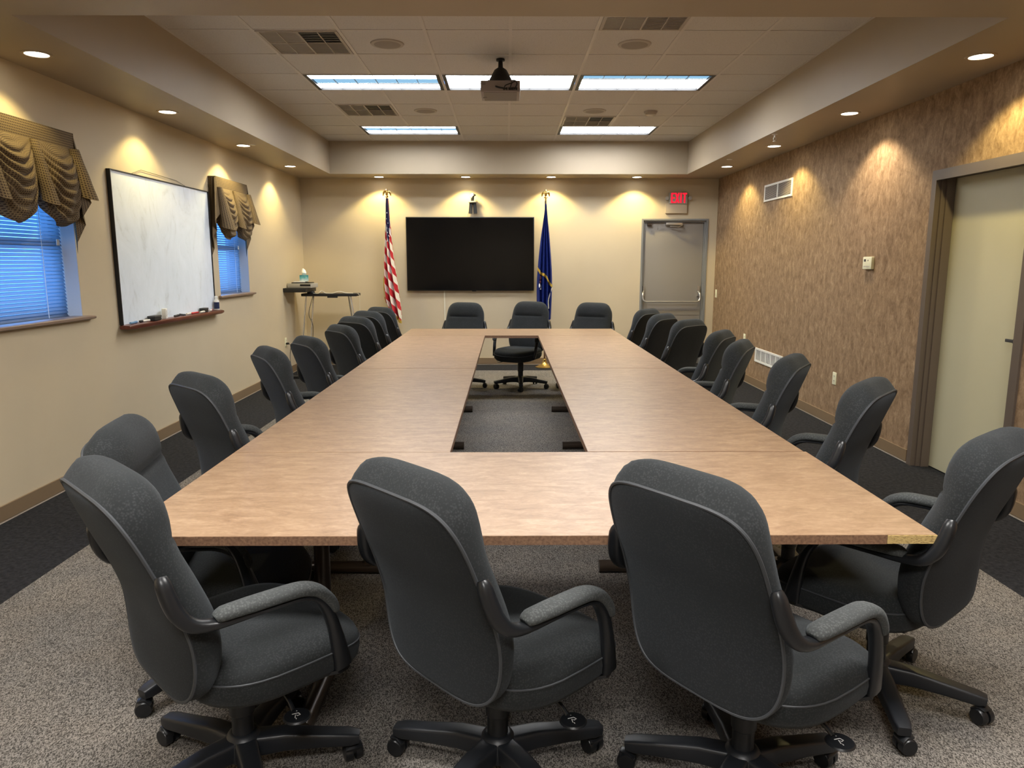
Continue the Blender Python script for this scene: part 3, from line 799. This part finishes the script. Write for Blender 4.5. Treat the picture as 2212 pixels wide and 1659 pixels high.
# ------------------------------------------------------------------ exit door
b = MB(); fw = .045
b.box(DX0, DX0 + fw, YB + .02, YB + .14, 0, DZ); b.box(DX1 - fw, DX1, YB + .02, YB + .14, 0, DZ); b.box(DX0 + fw, DX1 - fw, YB + .02, YB + .14, DZ - fw, DZ)
b.box(DX0 - .006, DX0 + .02, YB - .012, YB + .0199, 0, DZ + .004); b.box(DX1 - .02, DX1 + .006, YB - .012, YB + .0199, 0, DZ + .004); b.box(DX0 + .02, DX1 - .02, YB - .012, YB + .0199, DZ - .02, DZ + .004)
b.box(DX0 - .05, DX1 + .05, YB + .165, YB + .19, 0, DZ + .1)  # unseen plate added behind the leaf to stop sky light leaking in
root = struct(b.build('door_1', 'door_frame', smooth=None))
b = MB(); b.box(DX0 + fw + .003, DX1 - fw - .003, YB + .05, YB + .095, .01, DZ - fw - .004, 0, .002)
b.build('door_leaf', 'door_grey', root)
xa, xb = DX0 + .035, DX1 - .075
b = MB(); b.tube(catmull([(xa + .02, YB + .03, 1.09), (xa + .005, YB - .01, 1.06), (xa + .005, YB - .03, .98), (xa + .035, YB - .04, .945), (xa + .09, YB - .04, .94)], 4) + catmull([(xb - .09, YB - .04, .94), (xb - .035, YB - .04, .945), (xb - .005, YB - .03, .98), (xb - .005, YB - .01, 1.06), (xb - .02, YB + .03, 1.09)], 4), .013, 10)
b.box(xa - .0, xa + .035, YB + .02, YB + .0495, 1.02, 1.17); b.box(xb - .035, xb, YB + .02, YB + .0495, 1.02, 1.17)
b.build('push_bar', 'steel', root)
b = MB(); b.box(2.32, 2.56, YB - .002, YB + .049, DZ - .085, DZ - .05, 0, .004); b.strap([(2.38, YB + .0, DZ - .10), (2.50, YB - .03, DZ - .11), (2.56, YB - .01, DZ - .085)], [(.012, .004)] * 3, (0, 1, 0), n=8); b.build('door_closer', 'steel', root)
b = MB(); b.box(2.05, 2.11, YB + .0, YB + .0495, DZ - .09, DZ - .055); b.build('door_contact', 'bronze', root, smooth=None)
b = MB(); b.box(DX0 + fw + .01, DX1 - fw - .01, YB + .045, YB + .0499, .74, .79); b.build('lower_rail', 'door_grey', root, smooth=None)

# ------------------------------------------------------------------ right doorway
b = MB(); c = .055
b.box(XR - .014, XR + .02, RY1 - .02, RY1 + .035, 0, RZ + .02); b.box(XR - .014, XR + .02, RY0 - .05, RY0 + .02, 0, RZ + .02); b.box(XR - .014, XR + .02, RY0 + .02, RY1 - .02, RZ - .05, RZ + .02)
b.box(XR + .02, XR + .21, RY1 - .035, RY1, 0, RZ); b.box(XR + .02, XR + .21, RY0, RY0 + .03, 0, RZ); b.box(XR + .02, XR + .21, RY0 + .03, RY1 - .035, RZ - .035, RZ)
b.box(XR + .05, XR + .11, RY1 - .05, RY1 - .035, 0, RZ - .035)
b.box(XR + .225, XR + .25, RY0 - .05, RY1 + .05, 0, RZ + .1)  # unseen backing added to block daylight through the door gaps
root = struct(b.build('door_2', 'jamb', smooth=None))
b = MB(); b.box(XR + .115, XR + .155, RY0 + .033, RY1 - .038, .008, RZ - .038); b.build('door_leaf', 'door_cream', root, smooth=None)
b = MB(); b.box(XR + .06, XR + .1149, RY0 + .10, RY0 + .13, 1.02, 1.05, 0, .003); b.box(XR + .06, XR + .072, RY0 + .08, RY0 + .20, 1.025, 1.045, 0, .003); b.build('door_handle', 'dark', root)

# ------------------------------------------------------------------ wall devices right
t = thing('wall_vent', 'white framed return air grille high on the wallpapered wall', 'vent', (XR, 8.39, 2.315))
b = MB(); hy, hz = .425, .095
b.box(-.012, 0, -hy, -hy + .025, -hz, hz); b.box(-.012, 0, hy - .025, hy, -hz, hz); b.box(-.012, 0, -hy + .025, hy - .025, hz - .022, hz); b.box(-.012, 0, -hy + .025, hy - .025, -hz, -hz + .022); b.box(-.012, 0, -.012, .012, -hz + .022, hz - .022)
b.build('frame', 'white', t, smooth=None)
b = MB(); b.box(-.002, 0, -hy + .025, hy - .025, -hz + .022, hz - .022, 1)
for k in range(14):
    z = -hz + .030 + k * .0105; b.add([(-.010, -hy + .025, z), (-.003, -hy + .025, z + .007), (-.003, hy - .025, z + .007), (-.010, hy - .025, z)], [(0, 1, 2, 3)])
b.build('louvers', ['vent', 'dark'], t, smooth=None)
t = thing('return_grille', 'white slotted floor-level grille low on the wallpapered wall', 'vent', (XR, 8.385, .40))
b = MB(); hy, hz = .445, .085
b.box(-.012, 0, -hy, -hy + .035, -hz, hz); b.box(-.012, 0, hy - .035, hy, -hz, hz); b.box(-.012, 0, -hy + .035, hy - .035, hz - .022, hz); b.box(-.012, 0, -hy + .035, hy - .035, -hz, -hz + .022)
for k in range(1, 5): y = -hy + .035 + k * (2 * hy - .07) / 5; b.box(-.0115, 0, y - .008, y + .008, -hz + .022, hz - .022)
b.build('frame', 'white', t, smooth=None)
b = MB(); b.box(-.002, 0, -hy + .035, hy - .035, -hz + .022, hz - .022, 1)
for k in range(30):
    y = -hy + .045 + k * (2 * hy - .09) / 29; b.add([(-.0050, y - .007, -hz + .022), (-.0065, y + .0035, -hz + .022), (-.0065, y + .0035, hz - .022), (-.0050, y - .007, hz - .022)], [(0, 1, 2, 3)])
b.build('louvers', ['white', 'dark'], t, smooth=None)
t = thing('thermostat', 'ivory thermostat with small dark display on the wallpapered wall', 'thermostat', (XR, 6.165, 1.51))
b = MB(); b.box(-.028, 0, -.075, .075, -.052, .052, 0, .008); b.build('housing', 'ivory', t)
b = MB(); b.box(-.0290, -.0275, .018, .052, .012, .032); b.box(-.0290, -.0275, -.022, -.012, .016, .028); b.build('display', 'dark', t, smooth=None)
b = MB()
for k in range(5): b.box(-.0288, -.0275, -.045 + k * .02, -.032 + k * .02, -.032, -.024)
b.build('buttons', 'vent', t, smooth=None)
def outlet(name, X, y, z, nx, label, kind='outlet', mat='ivory'):
    t = thing(name, label, kind, (X, y, z), 0 if nx < 0 else math.pi, 'ivory wall plates')
    b = MB(); b.box(-.007, 0, -.036, .036, -.058, .058, 0, .002); b.build('cover', mat, t)
    b = MB()
    if kind == 'outlet':
        for zz in (-.022, .022):
            for yy in (-.008, .008): b.box(-.0078, -.006, yy - .0022, yy + .0022, zz - .006, zz + .006)
            b.box(-.0078, -.006, -.003, .003, zz - .016, zz - .011)
        b.build('slots', 'dark', t, smooth=None)
    else:
        b.box(-.016, -.006, -.006, .006, -.012, .012); b.build('toggle', mat, t, smooth=None)
outlet('wall_outlet', XR, 6.655, .447, -1, 'ivory power outlet on the wallpapered wall near the brown jamb')
outlet('light_switch', XR, 10.64, 1.065, -1, 'ivory light switch at the far end of the wallpapered wall', 'switch')
outlet('wall_outlet', XR, 9.27, .55, -1, 'ivory outlet mostly hidden behind the right-hand chairs left of the low grille')
outlet('wall_outlet', XL, 9.71, .455, 1, 'ivory power outlet with plugs on the left wall below the corner shelf')
t = tag(bar(XL + .007, XL + .045, 9.69, 9.73, .425, .45, 'power_plug', 'black', bev=.005), 'black plug in the left wall outlet', 'plug')

# ------------------------------------------------------------------ ceiling devices
def speaker(x, y, label):
    t = thing('ceiling_speaker', label, 'speaker', (x, y, ZC + .004), 0, 'round speaker grilles in the tiled ceiling')
    b = MB(); b.lathe([(.100, -.010), (.122, -.008), (.126, 0)], 36, caps=(False, False)); b.build('rim', 'vent', t)
    b = MB(); b.lathe([(.001, -.0135), (.06, -.0125), (.100, -.010), (.100, 0)], 36); b.build('grille', 'speaker', t)
speaker(-.898, 5.80, 'round ceiling speaker in the near left tile')
speaker(.964, 5.80, 'round ceiling speaker in the near right tile')
speaker(-.88, 8.24, 'round ceiling speaker in the far left tile')
speaker(.955, 8.24, 'round ceiling speaker in the far right tile beside the smoke detector')
t = thing('smoke_detector', 'beige round smoke detector in the far right part of the ceiling', 'smoke detector', (1.569, 8.264, ZC + .004))
b = MB(); b.lathe([(.055, -.040), (.060, -.034), (.060, -.020), (.072, -.018), (.075, 0)], 28); b.build('housing', 'vent', t)
def diffuser(x0, y0, dark, label):
    t = thing('ceiling_vent', label, 'vent', (x0 + G / 2, y0 + G / 2, ZC), 0, 'square air diffusers in the tiled ceiling')
    h = G / 2 - .014; b = MB(); f = .022
    b.box(-h, h, -h, -h + f, -.004, .0035); b.box(-h, h, h - f, h, -.004, .0035); b.box(-h, -h + f, -h + f, h - f, -.004, .0035); b.box(h - f, h, -h + f, h - f, -.004, .0035)
    b.box(-.007, .007, -h + f, h - f, -.004, .0035); b.box(-h / 2 - .004, -h / 2 + .004, -h + f, h - f, -.003, .0035); b.box(h / 2 - .004, h / 2 + .004, -h + f, h - f, -.003, .0035)
    b.box(-h + f, h - f, -.004, .004, -.0028, .0035)
    b.build('frame', 'vent', t, smooth=None)
    b = MB(); q = h - f
    for ix in (0, 1):
        for iy in (0, 1):
            xa = -q if ix == 0 else .007; xb = -.007 if ix == 0 else q; ya = -q if iy == 0 else .004; yb = -.004 if iy == 0 else q
            d = (ix, iy) in dark
            if d:
                b.box(xa, xb, ya, yb, .003, .0038, 1)
                for k in range(5): yy = ya + (yb - ya) * (k + .5) / 5; b.add([(xa, yy, -.001), (xb, yy, -.001), (xb, yy + .010, .003), (xa, yy + .010, .003)], [(0, 1, 2, 3)], 1)
            else:
                for k in range(9): yy = ya + (yb - ya) * k / 9; b.add([(xa, yy, -.001), (xb, yy, -.001), (xb, yy + (yb - ya) / 9, .002), (xa, yy + (yb - ya) / 9, .002)], [(0, 1, 2, 3)], 0 if ix == 0 else 2)
    b.build('vanes', ['vent', 'dark', 'speaker'], t, smooth=None)
diffuser(GX - 3 * G, GY, {(1, 0)}, 'large air diffuser with a dark quarter, nearest on the left of the ceiling')
diffuser(GX - 3 * G, GY + 4 * G, {(1, 0)}, 'air diffuser with a dark quarter between the two left ceiling lights')
diffuser(GX + G, GY - G, set(), 'pale air diffuser cut by the near soffit edge at the top')
diffuser(GX + G, GY + 5 * G, {(1, 0)}, 'air diffuser with a dark quarter just before the far right ceiling light')
# sprinklers
t = thing('sprinkler', 'small white pendant sprinkler hanging at the right soffit edge', 'sprinkler', (2.52, 7.08, ZS))
b = MB(); b.lathe([(.028, -.004), (.030, 0)], 18); b.tube([(0, 0, -.003), (0, 0, -.028)], .008, 10); b.tube([(-.010, 0, -.028), (-.013, 0, -.045), (0, 0, -.062)], .003, 6); b.tube([(.010, 0, -.028), (.013, 0, -.045), (0, 0, -.062)], .003, 6); b.lathe([(.016, -.066), (.016, -.063)], 12); b.build('sprinkler_head', 'white', t)
def spr(x, y, label):
    t = tag((lambda q: q)(None) or MB2(x, y), label, 'sprinkler cover', 'flush sprinkler covers in the soffit')
def MB2(x, y):
    b = MB(); b.lathe([(.030, -.006), (.034, -.003), (.034, 0)], 20); return b.build('sprinkler_cover', 'white', loc=(x, y, ZS))
spr(-2.60, 7.72, 'small flush sprinkler cover beside a downlight on the left soffit')
spr(2.60, 8.75, 'small flush sprinkler cover before the farthest downlight on the right soffit')

# ------------------------------------------------------------------ projector
t = thing('projector', 'grey ceiling projector with cables hanging on a black mount', 'projector', (-.05, 6.12, 2.83))
b = MB(); b.box(-.155, .155, -.17, .17, 0, .085, 0, .008); pj = b.build('housing', 'proj', t)
b = MB(); b.box(-.14, -.115, -.1712, -.169, .05, .07); b.box(.085, .13, -.1712, -.169, .03, .036); b.build('rear_sticker', 'proj2', t, smooth=None)
b = MB()
for x, w in ((.03, .008), (.05, .006), (.075, .012), (.10, .012), (.125, .007)): b.box(x - w, x + w, -.178, -.1695, .012, .030)
b.build('ports', 'black', t, smooth=None)
b = MB(); b.box(-.13, .13, -.15, .15, -.002, .0001); b.box(-.14, -.11, .02, .06, -.004, -.001, 0); b.build('bottom_cover', 'proj2', t, smooth=None)
b = MB(); b.lathe([(.02, .085), (.12, .088), (.12, .105), (.10, .125), (.085, .16), (.05, .22), (.020, .24), (.018, .285), (.035, .290), (.035, .3045)], 20, (0, .08, 0))
b.strap([(-.06, -.14, .05), (-.075, -.08, .095), (.02, .05, .10)], [(.03, .012)] * 3, (1, .4, 0), n=10); b.build('ceiling_mount', 'black', t)
b = MB()
b.tube(catmull([(.03, -.178, .02), (.04, -.22, .035), (.09, -.20, .06), (.06, -.10, .10), (.02, .02, .12)], 5), .004, 6)
b.tube(catmull([(.075, -.178, .02), (.09, -.23, .05), (.12, -.20, .075), (.05, -.06, .11)], 5), .004, 6)
b.tube(catmull([(.10, -.178, .02), (.11, -.21, .01), (.13, -.20, .05), (.125, -.175, .07)], 5), .005, 6)
b.tube(catmull([(-.06, -.12, .06), (-.02, -.19, .03), (.02, -.20, .02), (.05, -.178, .02)], 5), .006, 6)
b.build('cables', 'black', t)

# ------------------------------------------------------------------ flags
def eagle(parent, z):
    b = MB(); b.lathe([(.010, -.06), (.014, -.05), (.012, -.02), (.030, -.012), (.032, 0), (.018, .012), (.012, .02)], 16, (0, 0, z))
    b.tube([(0, 0, z + .015), (0, -.005, z + .045), (0, -.012, z + .085), (0, -.016, z + .105)], [.014, .024, .020, .012], 12)
    b.tube([(0, -.014, z + .098), (0, -.022, z + .112), (0, -.040, z + .106)], [.013, .014, .003], 10)
    for s in (-1, 1):
        P = [(s * .015, .004, z + .075), (s * .038, .008, z + .086), (s * .058, .012, z + .060), (s * .068, .014, z + .015)]
        b.strap(catmull(P, 4), lerp_list([(.008, .018), (.008, .020), (.006, .018), (.003, .006)], 4), (0, 1, 0), n=8, e=2.2)
    b.v = [(x * .8, y * .8, z + (zz - z) * .8 - .012) for x, y, zz in b.v]
    b.build('eagle_finial', 'brass', parent)
def pole(label, x, y, ztop):
    t = thing('flag_stand', label, 'flag', (x, y, 0), 0, 'indoor flags on brass stands')
    b = MB(); b.lathe([(.135, 0), (.135, .008), (.12, .014), (.05, .045), (.030, .075), (.026, .115), (.020, .12)], 32); b.build('stand_base', 'brass', t)
    b = MB(); b.tube([(0, 0, .10), (0, 0, ztop - .06)], .0125, 12); b.build('pole', new_mat('dark_wood_pole', (.10, .045, .02), .35), t)
    eagle(t, ztop); e_ = t.children[-1]; return t
def drape(prof_, ndx, amp, seed, nf=5, z_low=None):
    """prof_: list of (z, x_left, x_right); folded sheet hanging round the pole"""
    b = MB()
    zs = [p[0] for p in prof_]
    def at(z):
        for k in range(len(prof_) - 1):
            if prof_[k][0] >= z >= prof_[k + 1][0]:
                a = (prof_[k][0] - z) / (prof_[k][0] - prof_[k + 1][0]); return [prof_[k][i] + a * (prof_[k + 1][i] - prof_[k][i]) for i in (1, 2)]
        return prof_[-1][1:]
    def fn(u, v):
        z = zs[0] + (zs[-1] - zs[0]) * v; l, r = at(z)
        w = r - l
        ph = u * math.pi * 2 * nf + seed + 1.2 * math.sin(v * 3 + seed)
        x = l + w * (u + .012 * math.sin(ph * 2)); y = -.035 - amp * w * math.sin(math.pi * u) * .8 + amp * w * .55 * math.sin(ph)
        if z_low: z = z - z_low(u) * v ** 3
        return (x, y, z)
    return b, fn, at, zs
US = pole('striped flag with eagle finial draped on its stand in the back left, before the television', -1.690, 10.50, 2.44)
pr = [(2.40, -.012, .02), (2.30, -.018, .026), (2.14, -.022, .03), (1.95, -.035, .045), (1.72, -.05, .06), (1.55, -.065, .075), (1.35, -.075, .10), (1.15, -.082, .125), (.95, -.075, .155), (.85, -.05, .165), (.78, -.01, .165)]
b, fn, at_, zs_ = drape(pr, 0, .6, .5, 3, lambda u: .20 * u - .10)
b.grid(fn, 60, 90, uvfn=lambda u, v: (u, zs_[0] + (zs_[-1] - zs_[0]) * v))
b.grid(lambda u, v: Vector(fn(u, v)) * 1.0 + Vector((0, .03, 0)), 60, 90, uvfn=lambda u, v: (1 - u, zs_[0] + (zs_[-1] - zs_[0]) * v))
cl = b.build('flag_cloth', 'flag_us', US, smooth=80)
b = MB()   # stars as small five pointed patches on the canton
rs = random.Random(5)
for (u, z) in ((.40, 2.12), (.62, 2.06), (.45, 1.99), (.70, 1.96), (.35, 1.90), (.6, 1.89), (.48, 1.81), (.74, 1.80), (.32, 2.02), (.64, 1.98), (.55, 2.2), (.55, 1.93), (.8, 1.88), (.66, 1.83)):
    v = (zs_[0] - z) / (zs_[0] - zs_[-1]); p = Vector(fn(u, v)) + Vector((0, -.004, 0)); a0 = rs.random(); w = .011
    pts = [(p.x + w * .8 * (1 if k % 2 == 0 else .45) * math.cos(a0 + math.pi * k / 5), p.y, p.z + w * 1.3 * (1 if k % 2 == 0 else .45) * math.sin(a0 + math.pi * k / 5)) for k in range(10)]
    b.add(pts + [(p.x, p.y, p.z)], [(k, (k + 1) % 10, 10) for k in range(10)])
b.build('stars', 'star', cl, smooth=None)
b = MB(); rows = [(u / 20) for u in range(7, 21)]
b.strap([Vector(fn(.03, v / 20)) + Vector((-.006, 0, 0)) for v in range(14, 20)], [(.008, .003)] * 6, (1, 0, 0), n=6)
b.strap([Vector(fn(u, 1.)) + Vector((0, 0, -.015)) for u in rows], [(.022, .005)] * len(rows), (0, 0, 1), n=6)
b.build('fringe', 'gold', US)
b = MB(); b.tube(catmull([(.0, -.02, 2.40), (.018, -.03, 2.36), (.012, -.03, 2.30), (.02, -.03, 2.24)], 4), .012, 8); b.build('red_cord', new_mat('dark_red_cord', (.25, .02, .03), .6), US)

BL = pole('royal blue flag with gold fringe on its brass stand right of the television', .548, 10.50, 2.43)
pr = [(2.33, -.010, .012), (2.20, -.018, .022), (2.08, -.035, .035), (1.85, -.065, .062), (1.62, -.090, .082), (1.42, -.108, .095), (1.28, -.118, .10), (1.12, -.122, .10), (.95, -.12, .095), (.80, -.11, .09), (.70, -.10, .085)]
b, fn, at_, zs_ = drape(pr, 0, .5, 2.2, 4)
b.grid(fn, 60, 80, uvfn=lambda u, v: (u, v)); cl = b.build('flag_cloth', 'flag_blue', BL, smooth=80)
b = MB(); pts = []
for k in range(24):
    u = k / 23; z = 1.43 - .24 * u - .02 * math.sin(u * 9); v = (zs_[0] - z) / (zs_[0] - zs_[-1]); p = Vector(fn(u, v)); pts.append(p + Vector((0, -.02, 0)))
b.strap(pts, [(.022, .004)] * 24, (0, 0, 1), n=6)
b.build('fringe', 'gold', BL)
b = MB(); b.strap(catmull([(.098, -.09, 1.16), (.07, -.10, 1.08), (.045, -.10, .98), (.05, -.10, .86)], 5), [(.007, .003)] * 16, (1, 0, 0), n=6); b.build('fringe_tail', 'cream', BL)
b = MB()
for (dx, dz, w, h, mi) in ((-.075, 1.30, .018, .030, 0), (-.078, 1.24, .016, .022, 0), (-.085, 1.19, .010, .030, 1), (-.062, 1.17, .008, .026, 1), (-.074, 1.14, .016, .008, 1)):
    v = (zs_[0] - dz) / (zs_[0] - zs_[-1]); l, r = at_(dz); u = (dx - l) / (r - l); p = Vector(fn(u, v))
    pts = [(p.x + w * math.cos(2 * math.pi * k / 12), p.y - .012, p.z + h * math.sin(2 * math.pi * k / 12)) for k in range(12)]
    pts2 = [(x * 1, y - .002, z) for x, y, z in pts]
    b.rings([pts, pts2], mi)
b.build('seal', [new_mat('seal_maroon', (.10, .02, .02), .7), 'star'], cl, smooth=None)

# ------------------------------------------------------------------ corner shelf, cart, gear
sh = thing('wall_shelf', 'black wall shelf in the back left corner holding the silver player', 'shelf', (XL, 9.93, 1.12))
b = MB(); b.box(0, .30, -.22, .32, .0, .055, 0, .003); b.build('shelf_board', 'black', sh)
pl = thing('disc_player', 'silver disc player stacked on the black corner shelf', 'player', (-2.79, 9.98, 1.176), -.12)
b = MB(); b.box(-.16, .17, -.13, .13, .0, .058, 0, .004); b.build('case', 'silver', pl)
b = MB(); b.box(.02, .165, -.1315, -.1295, .022, .048); b.build('front_panel', 'black', pl, smooth=None)
p2 = tag(bar(-2.91, -2.66, 9.88, 10.10, 1.2345, 1.247, 'thin_player', 'black', bev=.003), 'thin black device between the silver player and the tissue box', 'player')
p3 = tag(bar(-2.89, -2.73, 9.90, 10.03, 1.2475, 1.258, 'white_adapter', 'white', bev=.003), 'flat white adapter under the tissue box', 'adapter')
tb = thing('tissue_box', 'teal and white tissue box with a tissue sticking up on the corner shelf gear', 'tissue box', (-2.76, 9.97, 1.2585), .2)
b = MB(); b.box(-.055, .055, -.055, .055, 0, .085, 0, .003); b.build('box_body', 'teal', tb)
b = MB(); b.strap(catmull([(0, 0, .083), (.003, -.01, .115), (-.004, .005, .145), (-.010, 0, .172)], 4), lerp_list([(.026, .010), (.030, .020), (.026, .014), (.008, .005)], 4), (1, 0, 0), n=14, e=2); b.build('tissue', 'tissue', tb)
ct = thing('tripod_table', 'narrow black-topped stand with splayed silver legs in the back left corner', 'stand', (-2.42, 10.13, 0))
b = MB(); b.box(-.40, .36, -.14, .14, 1.055, 1.092, 0, .008); b.box(-.04, .10, -.15, -.13, 1.035, 1.056, 0, .003); b.build('tabletop', 'black', ct)
for (xt, xb_, yt, yb2) in ((-.34, -.44, -.10, -.20), (-.27, -.33, .02, -.16), (.20, .30, .08, .22), (.27, .42, -.10, -.20)):
    b = MB(); b.tube([(xt, yt, 1.055), (xb_, yb2, .03)], .011, 10); b.tube([(xb_, yb2, 0), (xb_, yb2, .03)], .016, 10); b.build('leg', 'chrome', ct)
def cable(name, pts, r, mat, label): 
    b = MB(); b.tube(catmull(pts, 6), r, 6); return tag(b.build(name, mat), label, 'cable')
cable('white_cable', [(-2.66, 10.02, 1.096), (-2.58, 9.98, 1.097), (-2.54, 10.0, 1.130), (-2.50, 10.05, 1.10), (-2.40, 10.02, 1.096), (-2.30, 10.02, 1.12), (-2.22, 10.05, 1.10), (-2.12, 10.05, 1.096)], .005, 'cable_w', 'white cable looping over the top of the corner stand')
cable('thin_cable', [(-2.07, 10.07, 1.093), (-2.035, 10.06, 1.06), (-2.035, 10.06, .9), (-2.04, 10.06, .5), (-2.04, 10.06, .006)], .0025, 'cable_w', 'thin pale wire hanging off the right end of the corner stand')
cable('black_cable', [(-2.74, 10.30, 1.05), (-2.72, 10.10, .95), (-2.74, 10.05, .8), (-2.69, 10.05, .65), (-2.70, 10.05, .4), (-2.66, 10.05, .15), (-2.70, 9.9, .006)], .004, 'black', 'black cable hanging below the corner stand between its left legs')
cable('black_cable', [(XL + .045, 9.71, .437), (XL + .07, 9.70, .40), (XL + .06, 9.68, .25), (XL + .10, 9.60, .08), (XL + .14, 9.55, .006), (-2.74, 9.75, .006), (-2.66, 9.62, .006), (-2.62, 9.85, .006)], .004, 'black', 'black cord running from the left wall outlet down to the floor')
tag(bar(-2.86, -2.62, 9.44, 9.50, 0., .035, 'power_strip', 'black', bev=.004), 'black power strip on the floor below the left wall outlet', 'power strip')
wp = thing('webcam', 'small dark rounded device on the left end of the corner stand', 'device', (-2.70, 10.06, 1.0925))
b = MB(); b.lathe([(.045, 0), (.055, .015), (.04, .04), (.01, .052)], 18); b.build('body', 'dark', wp)

# ------------------------------------------------------------------ light from outside and in the room
w = bpy.data.worlds.new('daylight'); SC.world = w; w.use_nodes = True
bg = w.node_tree.nodes['Background']; bg.inputs['Color'].default_value = (.10, .36, .95, 1); bg.inputs['Strength'].default_value = 3.4

def added_light(x, y, label):  # unseen fixtures, added to brighten the near end of the room
    t = thing('ceiling_light', label, 'ceiling light', (x, y, ZC + .003), 0, 'added unseen ceiling lights over the camera end of the room')
    b = MB(); b.box(-.61, .61, -.30, -.28, -.05, -.001); b.box(-.61, .61, .28, .30, -.05, -.001); b.box(-.61, -.59, -.28, .28, -.05, -.001); b.box(.59, .61, -.28, .28, -.05, -.001); b.build('frame', 'white', t, smooth=None)
    b = MB(); b.box(-.59, .59, -.28, .28, -.045, -.040); b.build('lens', 'lens_added', t, smooth=None)
for x, y, l in ((-1.3, 1.6, 'added unseen ceiling light on the left over the camera end of the room'), (1.3, 1.6, 'added unseen ceiling light on the right over the camera end of the room'), (0., -.9, 'added unseen ceiling light in the middle behind the camera')):
    added_light(x, y, l)

cam = bpy.data.cameras.new('camera'); co = bpy.data.objects.new('camera', cam); COL.objects.link(co)
co.location = (0, 0, 1.5181); co.rotation_euler = (R(90 - 9.561), 0, R(-.3958))
cam.sensor_width = 36; cam.lens = 36 * 1563.423 / 2212; cam.clip_start = .05
SC.camera = co
vs = SC.view_settings; vs.view_transform = 'Standard'; vs.look = 'None'; vs.gamma = 1; vs.use_curve_mapping = False; vs.exposure = 1.0
